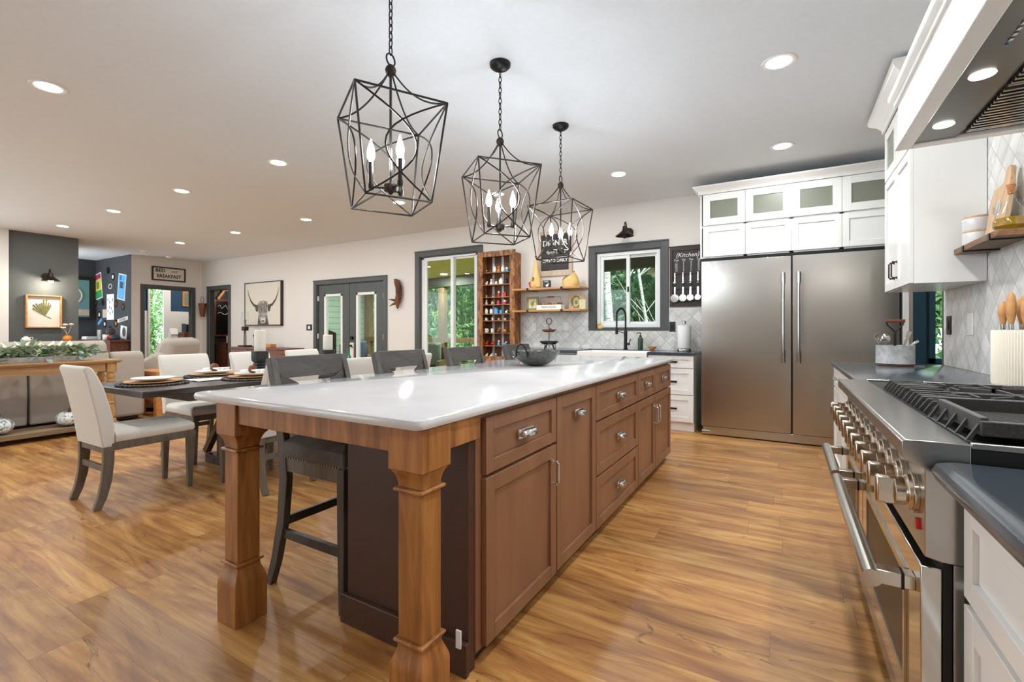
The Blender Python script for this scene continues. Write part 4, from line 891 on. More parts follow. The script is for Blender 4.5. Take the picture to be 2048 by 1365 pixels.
# grates
def grate(y0, y1, x0, x1):
    g = MB(); z = .958; h = .018; n = 6
    for x in (x0, (x0+x1)/2, x1):
        g.bar([(x, y0, z-.004), (x, y1, z-.004)], .011, h)
    for y in (y0, y1): g.bar([(x0, y, z-.004), (x1, y, z-.004)], .011, h)
    for i in range(n):
        y = y0+(y1-y0)*(i+.5)/n
        g.bar([(x0-.035, y, .929), (x0-.016, y, .962), (x0+.09, y, .962)], .007, .012)
        g.bar([(x1-.09, y, .962), (x1+.016, y, .962), (x1+.03, y, .93)], .007, .012)
    for cx in (x0*.75+x1*.25, x0*.25+x1*.75):
        cy = (y0+y1)/2
        for k in range(4):
            a = PI/4+k*PI/2; g.bar([(cx+.035*math.cos(a), cy+.035*math.sin(a), .956), (cx+.135*math.cos(a)*.95, cy+.135*math.sin(a), .956)], .010, .024)
            a = k*PI/2; g.bar([(cx+.04*math.cos(a), cy+.04*math.sin(a), .958), (cx+.15*math.cos(a), cy+.13*math.sin(a), .958)], .009, .018)
    P('grate', g, M['iron'], rg, bevel=.0015)
    for cx in (x0*.75+x1*.25, x0*.25+x1*.75):
        P('burner', MB().lathe([(.045, .9265), (.05, .935), (.04, .941), (.032, .941), (.03, .948), (.001, .95)], (cx, (y0+y1)/2)), M['black'], rg)
gy = Y0+.33
for k in range(3): grate(gy+.385*k*.98+.11, gy+.385*k*.98+.46, .395, .93) if k < 3 and gy+.385*k*.98+.46 < Y1 else None
# griddle at the near end
P('griddle', MB().box(.385, .955, Y0+.055, Y0+.385, .944, .952).box(.372, .388, Y0+.055, Y0+.385, .944, .985).box(.952, .965, Y0+.055, Y0+.385, .944, .985).box(.372, .965, Y0+.045, Y0+.058, .944, .978).box(.372, .965, Y0+.383, Y0+.396, .944, .99), M['iron'], rg, bevel=.003)
rb = MB()
for k in range(22): rb.bar([(.42, Y0+.07+k*.0137, .9555), (.945, Y0+.07+k*.0137, .9555)], .006, .007)
P('griddle_ribs', rb, M['iron'], rg)
gs = MB()
for k in range(5): gs.bar([(.352, Y0+.06+k*.08, .928), (.374, Y0+.06+k*.08, .968)], .007, .010, (0, 1, 0))
gs.box(.350, .356, Y0+.04, Y0+.40, .926, .932)
P('griddle_support', gs, M['iron'], rg)

# ---- hood ----
H0, H1, HX, HZ = 1.372, 2.915, .47, 2.06
hd = T('range_hood', 'white panelled range hood with a lit stainless insert', 'hood', (.75, 2.14, HZ))
P('fascia', MB().box(HX, HX+.02, H0, H1, HZ+.012, 2.30).box(HX+.02, XR-.016, H1-.02, H1, HZ+.012, 2.30).box(HX+.02, XR-.016, H0, H0+.02, HZ+.012, 2.30), M['cab'], hd, bevel=.002)
P('bottom_lip', MB().box(HX-.012, HX+.05, H0-.012, H1+.012, HZ-.008, HZ+.012).box(HX+.05, XR-.016, H1-.04, H1+.012, HZ-.008, HZ+.012).box(HX+.05, XR-.016, H0-.012, H0+.04, HZ-.008, HZ+.012), M['cab'], hd, bevel=.004)
P('top_ledge', crownmb([(XR-.02, H1), (HX, H1), (HX, H0), (XR-.02, H0)], [(0, 2.272), (.012, 2.272), (.014, 2.288), (.03, 2.30), (.034, 2.312), (.034, 2.325), (0, 2.325)]), M['cab'], hd)
P('chimney', B(.66, XR-.016, H0+.02, H1-.02, 2.30, ZC-.06), M['cab'], hd)
P('insert', MB().box(HX+.05, XR-.03, H0+.04, H1-.04, HZ+.012, HZ+.022), M['steelD'], hd)
P('insert_rim', MB().box(HX+.052, HX+.20, H0+.042, H1-.042, HZ-.0, HZ+.0115), M['steelD'], hd)
bf = MB(); fx0, fx1 = HX+.22, XR-.06
for s0 in (0, 1, 2):
    a0 = H0+.12+s0*.45; a1 = a0+.42
    bf.box(fx0, fx1, a0, a0+.014, HZ-.004, HZ+.0115).box(fx0, fx1, a1-.014, a1, HZ-.004, HZ+.0115)
    k = a0+.03
    while k < a1-.03: bf.box(fx0, fx1, k, k+.014, HZ-.006, HZ+.0115); k += .032
P('baffle_filter', bf, M['steel'], hd, bevel=.001)
P('filter_recess_shade', B(fx0, fx1, H0+.12, H1-.06, HZ+.0082, HZ+.0118), M['black'], hd)  # black sheet paints the shade seen between the baffles
for k, yy in enumerate((H1-.24, H1-.70, H0+.25)):
    lt = P('hood_light', MB().lathe([(.001, HZ-.003), (.034, HZ-.003), (.036, HZ-.0005)], (HX+.115, yy)), M['lens'], hd)
    l = bpy.data.lights.new('lamp', 'AREA'); l.shape = 'DISK'; l.size = .06; l.energy = 5; l.color = (1, .99, .98); lo = bpy.data.objects.new('lamp', l); C.objects.link(lo); lo.parent = hd; lo.location = (HX+.115-.75, yy-2.14, -.01)
bt = MB()
for k in range(5): bt.box(HX+.112, HX+.122, H1-1.06+k*.03, H1-1.045+k*.03, HZ-.004, HZ-.0005)
P('control_buttons', bt, M['steelP'], hd); P('power_indicator', MB().box(HX+.114, HX+.12, H1-.902, H1-.895, HZ-.004, HZ-.0005), M['blue'], hd)
# upper cabinet between hood and fridge
cabinet('tall white wall cabinet on the right wall, glazed doors above solid doors', (.67, 4.66, 0), -PI/2, .86, .354, 1.47, 2.73, [('glass', 0, .43, 2.33, 2.715), ('glass', .43, .86, 2.33, 2.715), (DO, 0, .43, 1.472, 2.32, (.385, 1.60, .11, 'bronze', ar)), (DO, .43, .86, 1.472, 2.32, (.475, 1.60, .11, 'bronze', ar))], 'cab', name='wall_cabinet', hollow=[.43], shelf=[2.325])
S('crown_moulding', crownmb([(XR-.02, 4.662), (.668, 4.662), (.668, 3.798), (XR-.02, 3.798)], [(0, 2.72), (.014, 2.72), (.016, 2.75), (.04, 2.785), (.085, 2.82), (.095, 2.835), (.095, 2.862), (0, 2.862)]), M['cab'], 'white crown moulding capping the right wall cabinet beside the hood', 'moulding')
# floating shelf
S('floating_shelf', B(.876, XR-.015, 3.13, 3.797, 1.631, 1.664), M['shelfR'], 'walnut floating shelf on tile above the range', 'shelf', bevel=.003)
for yy in (3.62, 3.22): S('shelf_bracket', MB().box(.874, XR-.015, yy-.012, yy+.012, 1.624, 1.630).box(.870, .875, yy-.012, yy+.012, 1.6245, 1.66), M['black'], 'black flat bracket under the walnut shelf, %s end' % ('cabinet' if yy > 3.5 else 'camera'), 'bracket')
zS = 1.665
for k, (dz, lb) in enumerate(((0, 'white marble round canister with wooden rim, lower of the stacked pair'), (.082, 'white marble round canister with wooden rim, upper of the stacked pair'))):
    t = T('canister', lb, 'canister', (.952, 3.665, zS+dz), 0, 'stacked canisters'); P('pot', MB().lathe([(.068, zS+dz), (.07, zS+dz+.004), (.07, zS+dz+.07)], (.952, 3.665), 32), M['quartz'], t)
    P('rim', MB().lathe([(.0705, zS+dz+.071), (.0715, zS+dz+.075), (.0705, zS+dz+.081)], (.952, 3.665), 32), M['board'], t)
cb = T('cutting_board', 'maple cutting board with a round handle and grey tree motif', 'cutting board', (1.0, 3.45, zS))
prf = rrect(-.09, .09, 0, .235, .07)
bd2 = [(y, z) for y, z in [(-.09, 0), (.09, 0), (.09, .19), (.06, .225), (.025, .235), (.025, .30), (.012, .32), (-.012, .32), (-.025, .30), (-.025, .235), (-.06, .225), (-.09, .19)]]
bd2 = [(-.12, 0), (.12, 0), (.12, .21), (.105, .25), (.07, .27), (-.01, .272), (-.03, .285), (-.035, .33), (-.05, .352), (-.075, .355), (-.095, .34), (-.10, .30), (-.115, .26), (-.12, .2)]
mb = MB(); mb.M = Matrix.Translation((.955, 3.425, zS+.004)) @ Matrix.Rotation(.12, 4, 'Y'); mb.prism(bd2, 'x', -.012, .012)
P('board', mb, M['board'], cb, bevel=.004)
mb = MB(); mb.M = Matrix.Translation((.955, 3.425, zS+.004)) @ Matrix.Rotation(.12, 4, 'Y')
mb.box(-.0135, -.0122, -.004, .008, .06, .12)
for k in range(9): a = k*.7; mb.prism([(.028*math.cos(a)+.03*math.cos(b)+.0, .155+.02*math.sin(a)+.022*math.sin(b)) for b in [j*PI/4 for j in range(8)]], 'x', -.0135-.0001*k, -.0122)
P('tree_motif', mb, M['cow1'], cb)
ob = T('oil_bottle', 'clear conical glass oil bottle with cork and golden oil', 'bottle', (.95, 3.21, zS)); oc = (.95, 3.21)
P('glass_body', MB().lathe([(.001, zS), (.05, zS), (.068, zS+.02), (.07, zS+.045), (.05, zS+.09), (.024, zS+.135), (.015, zS+.16), (.014, zS+.19), (.02, zS+.196), (.02, zS+.2)], oc, 32, cap=False), M['glassC'], ob)
P('oil', MB().lathe([(.001, zS+.004), (.048, zS+.004), (.065, zS+.022), (.066, zS+.045), (.06, zS+.06), (.001, zS+.06)], oc, 32), M['oil'], ob)
P('cork', MB().lathe([(.011, zS+.18), (.013, zS+.2), (.018, zS+.225), (.001, zS+.226)], oc, 20), M['cork'], ob)
# crock with wooden handled tools
kc = (.955, 3.14); z0 = .917
ck = T('utensil_crock', 'cream fluted utensil crock on counter beyond the range', 'crock', (kc[0], kc[1], z0))
rings = []
for z, s in ((z0, .97), (z0+.01, 1), (z0+.25, 1.0), (z0+.262, .99)):
    rings.append([(kc[0]+(.092+.0022*math.cos(j*PI))*s*math.cos(2*PI*j/120), kc[1]+(.092+.0022*math.cos(j*PI))*s*math.sin(2*PI*j/120), z) for j in range(120)])
P('pot', MB().loft(rings), M['cream'], ck)
P('rim_opening_shade', MB().lathe([(.001, z0+.2635), (.083, z0+.2635), (.084, z0+.2625)], kc, 32), M['black'], ck)  # black disc stands in for the shaded inside of the solid crock
for k, (dx, dy, hh, lb) in enumerate(((-.045, .03, .40, 'leftmost wooden-handled tool standing in the cream crock'), (-.03, -.015, .44, 'tallest wooden-handled tool standing in the cream crock'), (.02, .03, .42, 'wooden-handled tool at the back of the cream crock'), (.01, -.045, .43, 'rightmost wooden-handled tool standing in the cream crock'))):
    t = T('kitchen_tool', lb, 'utensil', (kc[0]+dx, kc[1]+dy, z0+.263), 0, 'tools in the cream crock')
    cx, cy = kc[0]+dx, kc[1]+dy
    P('grip', MB().lathe([(.009, z0+.29), (.017, z0+.33), (.019, z0+hh-.05), (.014, z0+hh-.015), (.006, z0+hh), (.001, z0+hh+.001)], (cx, cy), 16), M['shelfw'], t)
    P('collar', MB().lathe([(.009, z0+.2645), (.010, z0+.29)], (cx, cy), 14), M['steelP'], t)
# galvanised pot with garden-style utensils
gx, gy2 = .70, 4.45
gp = T('galvanised_pot', 'round galvanised tin with copper foot rim by the fridge end of counter', 'pot', (gx, gy2, .917))
P('can', MB().lathe([(.098, .925), (.115, .93), (.115, 1.058), (.118, 1.064), (.112, 1.064), (.110, 1.04), (.106, .94), (.001, .94)], (gx, gy2), 36), M['galv'], gp)
P('foot_rim', MB().lathe([(.10, .917), (.108, .919), (.106, .9245), (.09, .9245)], (gx, gy2), 36), M['brownc'], gp)
t = T('masher', 'red-brown wooden-handled masher standing in the galvanised tin', 'utensil', (gx-.02, gy2, .945)); mx, my = gx+.0, gy2
P('rod', MB().cyl((mx, my, .945), (mx, my, 1.17), .009, 10).tube([(mx, my, 1.165), (mx-.045, my, 1.215), (mx-.05, my, 1.24)], .005, 6).tube([(mx, my, 1.165), (mx+.045, my, 1.215), (mx+.05, my, 1.24)], .005, 6), M['bronze'], t)
P('grip', MB().cyl((mx-.058, my, 1.245), (mx+.058, my, 1.245), .012, 14), M['brownc'], t)
for k, (dx, dz, lb) in enumerate(((-.10, 1.15, 'steel whisk fanned at the left of the galvanised tin'), (-.07, 1.16, 'steel spoon beside the whisk in the galvanised tin'))):
    mb = MB().tube([(gx-.03, gy2, .95), (gx+dx, gy2-.02, 1.09)], .004, 6)
    if k == 0:
        for j in range(5):
            a = j*PI/5; mb.tube([(gx+dx+.022*math.sin(PI*i/8)*math.cos(a)-.012*i/8, gy2-.02+.022*math.sin(PI*i/8)*math.sin(a), 1.08+.075*i/8) for i in range(9)], .0018, 5)
    else: mb.ball((gx+dx+.012, gy2-.03, 1.115), (.028, .01, .036), 14, 8)
    S('utensil', mb, M['steelP'], lb, 'utensil', 'steel tools in the galvanised tin')
for (dx, dz, wd, lb) in ((.085, 1.17, .030, 'broad steel spatula leaning right in the galvanised tin'), (.135, 1.10, .018, 'short dark-tipped tongs leaning far right in the galvanised tin')):
    mb = MB().bar([(gx+.02, gy2, .95), (gx+dx*.6, gy2, 1.06)], .008, .004, (0, 1, 0)); mb.bar([(gx+dx*.55, gy2, 1.05), (gx+dx, gy2, dz)], [.014, wd], [.01, .004], (0, 1, 0))
    S('utensil', mb, M['steelP'], lb, 'utensil', 'steel tools in the galvanised tin', bevel=.002)
S('metal_scoop', MB().box(gx+.10, gx+.16, gy2-.05, gy2-.03, .917, .922), M['steelP'], 'bright steel piece lying at foot of galvanised tin', 'utensil')
# ================= BACK WALL DECOR =================
for z, lb in ((1.755, 'upper light pine wall shelf carrying the two hens'), (1.440, 'lower light pine wall shelf carrying frames and egg crate')):
    t = T('wall_shelf', lb, 'shelf', (-2.96, 6.15, z), 0, 'pine wall shelves')
    P('board', B(-3.50, -2.425, 5.985, YB-.001, z, z+.026), M['shelfw'], t, bevel=.002)
    for x in (-3.24, -2.70): P('bracket', MB().box(x-.016, x+.016, 5.981, YB-.001, z-.006, z-.0005).box(x-.016, x+.016, 5.979, 5.984, z-.006, z+.03), M['black'], t)
zs = 1.782; zl = 1.467
h = T('ceramic_hen', 'tall slender yellow ceramic hen on the upper pine shelf', 'figurine', (-3.2, 6.14, zs)); hx, hy = -3.20, 6.14
P('body', MB().lathe([(.05, zs), (.085, zs+.03), (.088, zs+.10), (.07, zs+.17), (.045, zs+.26), (.025, zs+.36), (.017, zs+.44), (.012, zs+.46), (.001, zs+.465)], (hx+.02, hy), 24, .7), M['yellow'], h)
P('comb', MB().ball((hx+.02, hy, zs+.475), (.018, .006, .02), 10, 6).ball((hx+.008, hy, zs+.468), (.01, .006, .014), 8, 6).ball((hx+.034, hy, zs+.466), (.01, .006, .013), 8, 6), M['red'], h)
P('tail', MB().ball((hx-.075, hy, zs+.05), (.02, .008, .028), 10, 6).ball((hx-.09, hy, zs+.085), (.014, .007, .025), 10, 6).ball((hx-.068, hy, zs+.10), (.012, .007, .02), 10, 6), M['red'], h)
P('wing', MB().ball((hx, hy-.052, zs+.13), (.018, .008, .045), 12, 8), M['brownc'], h)
h = T('ceramic_hen', 'squat rounded yellow ceramic hen on the upper pine shelf', 'figurine', (-2.63, 6.14, zs)); hx = -2.63
P('body', MB().loft([[(hx+dx+rx*math.cos(2*PI*j/24), 6.14+.085*min(1, rx/.1)*math.sin(2*PI*j/24), z) for j in range(24)] for rx, dx, z in ((.10, 0, zs), (.125, 0, zs+.03), (.13, 0, zs+.07), (.115, .005, zs+.11), (.085, .02, zs+.145), (.05, .04, zs+.17), (.025, .048, zs+.195), (.008, .05, zs+.21))]), M['yellow'], h)
P('comb', MB().ball((hx+.05, 6.14, zs+.215), (.012, .006, .014), 10, 6), M['red'], h)
P('back_stripe', MB().tube([(hx-.12, 6.13, zs+.06), (hx-.105, 6.12, zs+.12), (hx-.06, 6.12, zs+.155), (hx+.0, 6.13, zs+.175)], .008, 8), M['brownc'], h)
b = T('block_sign', 'small black block sign with a white rooster on upper shelf', 'sign', (-3.0, 6.15, zs))
P('block', B(-3.055, -2.945, 6.12, 6.16, zs, zs+.115), M['blackpl'], b, bevel=.002)
P('rooster', MB().ball((-2.99, 6.118, zs+.04), (.022, .003, .018), 12, 8).ball((-2.972, 6.118, zs+.062), (.008, .003, .012), 10, 6).box(-2.992, -2.988, 6.1165, 6.119, zs+.008, zs+.026), M['white'], b)
text('FARM', .026, FY(-3.0, 6.119, zs+.095), M['white'], b)
def frame_thing(name, lb, cat, x0, x1, z0, z1, y, dep, wd, mf, mi, grp=None):
    t = T(name, lb, cat, ((x0+x1)/2, y, z0), 0, grp)
    P('frame', MB().box(x0, x0+wd, y-dep, y, z0, z1).box(x1-wd, x1, y-dep, y, z0, z1).box(x0+wd, x1-wd, y-dep, y, z1-wd, z1).box(x0+wd, x1-wd, y-dep, y, z0, z0+wd), M[mf], t, bevel=.002)
    P('panel', B(x0+wd, x1-wd, y-dep*.55, y-.001, z0+wd, z1-wd), M[mi], t)
    return t
M['olive'] = speck('olive_frame', (110, 110, 62), (150, 146, 92), 60, .6); M['parch'] = speck('parchment_print', (206, 196, 150), (226, 216, 176), 12, .8)
t = frame_thing('picture_frame', 'square olive frame with a rooster print, left of the egg crate', 'picture', -3.34, -3.145, zl, zl+.20, 6.16, .02, .03, 'olive', 'parch')
P('rooster_print', MB().ball((-3.245, 6.148, zl+.095), (.028, .002, .03), 12, 8).ball((-3.225, 6.148, zl+.13), (.01, .002, .016), 10, 6).box(-3.25, -3.246, 6.146, 6.149, zl+.045, zl+.07), M['olive'], t)
t = frame_thing('picture_frame', 'larger tan and olive frame with a rooster print, right of the egg crate', 'picture', -2.67, -2.44, zl, zl+.225, 6.19, .02, .035, 'board', 'parch')
P('inner_frame', MB().torus((-2.56, 6.168, zl+.11), .062, .008, 'y', 24, 6, 1, 1.25), M['olive'], t)
P('rooster_print', MB().ball((-2.56, 6.176, zl+.10), (.022, .002, .028), 12, 8), M['olive'], t)
S('small_card', B(-2.492, -2.40, 6.12, 6.135, zl, zl+.14), M['parch'], 'small pale yellow card leaning in front of the larger frame', 'card', bevel=.002)
eb = T('egg_crate', 'white wooden crate with wire handle, reads fresh eggs', 'crate', (-2.92, 6.1, zl))
P('box', MB().box(-3.115, -2.73, 6.03, 6.04, zl, zl+.07).box(-3.115, -2.73, 6.16, 6.17, zl, zl+.07).box(-3.115, -3.105, 6.04, 6.16, zl, zl+.07).box(-2.74, -2.73, 6.04, 6.16, zl, zl+.07).box(-3.105, -2.74, 6.04, 6.16, zl, zl+.01), M['white'], eb, bevel=.002)
P('wire_handle', MB().tube([(-3.11, 6.10, zl+.06), (-3.075, 6.10, zl+.185), (-2.77, 6.10, zl+.185), (-2.735, 6.10, zl+.06)], .003, 6), M['black'], eb)
P('grip', MB().cyl((-2.98, 6.10, zl+.185), (-2.87, 6.10, zl+.185), .010, 12), M['brownc'], eb)
text('FRESH EGGS', .042, FY(-2.922, 6.029, zl+.034), M['blackpl'], eb, sx=1.0)
eg = MB()
for k in range(7):
    for j in range(2):
        nm = S('egg', MB().ball((-3.075+k*.051, 6.075+j*.052, zl+.078), (.024, .023, .028), 12, 8), M['brownc' if (k+j) % 3 == 0 else 'cork'], 'brown egg sitting in the white egg crate', 'egg', 'eggs in the crate')
sg = T('wall_sign', 'chalkboard menu sign in pale wood frame above pine shelf', 'sign', (-2.94, YB, 1.975))
P('frame', MB().box(-3.215, -3.165, YB-.03, YB-.001, 1.975, 2.64).box(-2.715, -2.665, YB-.03, YB-.001, 1.975, 2.64).box(-3.165, -2.715, YB-.03, YB-.001, 2.59, 2.64).box(-3.165, -2.715, YB-.03, YB-.001, 1.975, 2.055), M['lightfr'], sg, bevel=.002)
P('board', B(-3.165, -2.715, YB-.018, YB-.002, 2.055, 2.59), M['chalk'], sg)
text('DINNER', .115, FY(-2.94, YB-.019, 2.46), M['white'], sg, bold=.003, sx=.95)
text('farm fresh', .075, FY(-2.93, YB-.019, 2.325), M['white'], sg, shear=.3)
text('SERVED DAILY', .064, FY(-2.94, YB-.019, 2.20), M['white'], sg, bold=.0015, sx=.98)
# barn sconce above the window
def sconce(x, y, z, lb, face='y', lit=False, s=1.0):
    t = TL('wall_sconce', lb, 'wall light', 0)
    P('wall_plate', MB().cyl((0, 0, 0), (0, -.02, 0), .062*s, 24), M['bronze'], t)
    P('gooseneck', MB().tube([(0, -.02, 0), (0, -.08*s, .01), (0, -.13*s, .07*s), (0, -.16*s, .115*s), (0, -.20*s, .10*s), (0, -.205*s, .04*s)], .008, 8), M['bronze'], t)
    P('shade', MB().lathe([(.025*s, .05*s), (.03*s, .0), (.035*s, -.01*s), (.06*s, -.035*s), (.115*s, -.075*s), (.12*s, -.082*s), (.113*s, -.078*s), (.055*s, -.042*s), (.02*s, -.02*s)], (0, -.205*s), 28), M['bronze'], t)
    P('bulb', MB().ball((0, -.205*s, -.075*s), (.035*s, .035*s, .04*s), 14, 10), M['lens'] if lit else M['blackpl'], t)
    t.location = (x, y, z); t.rotation_euler = (0, 0, 0 if face == 'y' else PI/2)
    if lit:
        l = bpy.data.lights.new('lamp', 'POINT'); l.energy = 14; l.shadow_soft_size = .04; l.color = (1, .93, .82); o = bpy.data.objects.new('lamp', l); C.objects.link(o); o.parent = t; o.location = (0, -.205*s, -.15*s)
    return t
sconce(-1.84, YB-.001, 2.50, 'dark bronze barn sconce above the kitchen window, unlit')
sconce(-11.449, 3.04, 2.13, 'lit bronze picture sconce on the grey fireplace wall', 'x', True, 1.1)
# measuring board
mbd = T('kitchen_board', 'dark measuring chart board with hanging spoons and cups', 'sign', (-1.08, YB, 1.476))
P('frame', MB().box(-1.30, -1.265, YB-.03, YB-.001, 1.476, 2.245).box(-.90, -.862, YB-.03, YB-.001, 1.476, 2.245).box(-1.265, -.90, YB-.03, YB-.001, 2.195, 2.245).box(-1.265, -.90, YB-.03, YB-.001, 1.476, 1.53).box(-1.265, -.90, YB-.03, YB-.001, 1.70, 1.735).box(-1.265, -.90, YB-.03, YB-.001, 1.895, 1.925).box(-1.315, -.855, YB-.035, YB-.001, 2.245, 2.255), M['brownbd'], mbd, bevel=.002)
P('board', B(-1.265, -.90, YB-.018, YB-.002, 1.53, 2.195), M['chalk'], mbd)
text('{Kitchen}', .075, FY(-1.085, YB-.019, 2.135), M['white'], mbd, shear=.25, sx=1.0)
for x, hd_ in ((-1.22, 'Cup'), (-1.13, 'Oz'), (-1.04, 'Tbs'), (-.95, 'Tsp')):
    text(hd_, .036, FY(x, YB-.019, 2.075), M['white'], mbd)
    for k, r_ in enumerate(('1', '3/4', '2/3', '1/2', '1/3', '1/4')): text({'Cup': r_, 'Oz': '86542'[k % 5], 'Tbs': ('16', '12', '10', '8', '5', '4')[k], 'Tsp': ('48', '36', '32', '24', '16', '12')[k]}[hd_], .024, FY(x, YB-.019, 2.045-k*.0215), M['white'], mbd)
for k, x in enumerate((-1.235, -1.135, -1.045, -.955)):
    S('measuring_spoon', MB().bar([(x, YB-.036, 1.915), (x, YB-.036, 1.80)], .016, .003, (0, 1, 0)).ball((x, YB-.037, 1.783-.002*k), (.022-.003*k, .008, .018-.002*k), 12, 8), M['steelP'], 'steel measuring spoon on upper rail of the measuring chart, ' + ('leftmost and largest', 'second from left', 'third from left', 'rightmost and smallest')[k], 'measuring spoon', 'spoons on the measuring board')
    r_ = .052-.006*k
    S('measuring_cup', MB().bar([(x, YB-.036, 1.725), (x, YB-.036, 1.62)], .018, .004, (0, 1, 0)).tube([(x, YB-.032, 1.60-r_*.3), (x, YB-.055, 1.60-r_*.3), (x, YB-.058, 1.60-r_*.3)], [r_*.85, r_, r_], 24), M['steelP'], 'steel measuring cup on lower rail of the measuring chart, ' + ('leftmost and largest', 'second from left', 'third from left', 'rightmost and smallest')[k], 'measuring cup', 'cups on the measuring board')
S('duck_figurine', MB().ball((-2.245, YB-.005, 1.213), (.042, .022, .036), 14, 8).ball((-2.262, YB-.005, 1.262), (.026, .02, .026), 12, 8), M['yellow'], 'small yellow and white duck on the kitchen window sill', 'figurine')

# ---- display cabinet with shakers ----
CY0, CY1, CX0, CX1, CZ0, CZ1 = 6.12, YB-.002, -4.19, -3.52, .70, 2.385
cc = T('display_cabinet', 'rustic burnt pine display cabinet full of novelty shakers', 'cabinet', (-3.85, 6.2, CZ0))
P('face_frame', MB().box(CX0, CX0+.09, CY0-.02, CY0, CZ0, CZ1).box(CX1-.09, CX1, CY0-.02, CY0, CZ0, CZ1).box(CX0-.005, CX1+.005, CY0-.024, CY0, CZ1-.075, CZ1+.01).box(CX0, CX1, CY0-.022, CY0, CZ0-.02, CZ0+.07), M['curio'], cc, bevel=.004)
P('carcass', MB().box(CX0+.02, CX0+.04, CY0, CY1, CZ0, CZ1-.03).box(CX1-.02, CX1+.0, CY0, CY1, CZ0, CZ1-.03).box(CX0+.04, CX1-.02, CY0, CY1, CZ1-.05, CZ1-.03).box(CX0+.04, CX1-.02, CY0, CY1, CZ0, CZ0+.02), M['curio'], cc, bevel=.003)
bk = MB()
for a, b_ in ((CX0+.041, -4.045), (-3.995, -3.875), (-3.825, CX1-.021)): bk.box(a, b_, CY1-.012, CY1-.001, CZ0+.021, CZ1-.051)
P('back_slat', bk, M['curiob'], cc)
szs = [2.075, 1.885, 1.69, 1.575, 1.43, 1.325, 1.135, .935, .745]
for i, z in enumerate(szs):
    P('shelf', B(CX0+.042, CX1-.022, CY0+.004, CY1-.013, z-.014, z), M['curio'], cc, bevel=.0015)
def shaker_fig(kind, x, z, m1, m2, lb, sc=1.0):
    y = CY0+.055; t = T('salt_shaker', lb, 'shaker', (x, y, z), 0, 'novelty shakers in the pine display cabinet')
    c = (x, y); z += .0006
    if kind == 'jar': P('body', MB().lathe([(.022*sc, z), (.026*sc, z+.01), (.026*sc, z+.055*sc), (.018*sc, z+.065*sc)], c, 14), M[m1], t); P('cap', MB().lathe([(.019*sc, z+.0655*sc), (.019*sc, z+.078*sc), (.008, z+.084*sc), (.001, z+.085*sc)], c, 14), M[m2], t)
    elif kind == 'bird': P('body', MB().ball((x, y, z+.026*sc), (.03*sc, .02*sc, .026*sc), 12, 8), M[m1], t); P('head', MB().ball((x+.018*sc, y, z+.058*sc), (.015*sc, .013*sc, .016*sc), 10, 8).cyl((x+.03*sc, y, z+.058*sc), (x+.042*sc, y, z+.056*sc), .004, 6, .001), M[m2], t)
    elif kind == 'figure': P('body', MB().lathe([(.022*sc, z), (.026*sc, z+.015*sc), (.014*sc, z+.045*sc), (.012*sc, z+.05*sc)], c, 14), M[m1], t); P('head', MB().ball((x, y, z+.066*sc), .017*sc, 12, 8), M[m2], t)
    elif kind == 'house': P('walls', B(x-.026*sc, x+.026*sc, y-.018, y+.018, z, z+.045*sc), M[m1], t); P('roof', MB().prism([(x-.032*sc, z+.0455*sc), (x+.032*sc, z+.0455*sc), (x, z+.08*sc)], 'y', y-.02, y+.02), M[m2], t)
    elif kind == 'mug': P('cup', MB().lathe([(.022*sc, z), (.027*sc, z+.01), (.027*sc, z+.06*sc), (.024*sc, z+.06*sc), (.022*sc, z+.015)], c, 16), M[m1], t); P('ear', MB().torus((x+.031*sc, y, z+.032*sc), .014*sc, .004, 'y', 14, 6), M[m2], t)
    elif kind == 'mushroom': P('stalk', MB().lathe([(.016*sc, z), (.012*sc, z+.03*sc)], c, 12), M[m2], t); P('top', MB().lathe([(.034*sc, z+.0305*sc), (.03*sc, z+.045*sc), (.012*sc, z+.055*sc), (.001, z+.056*sc)], c, 16), M[m1], t)
    return t
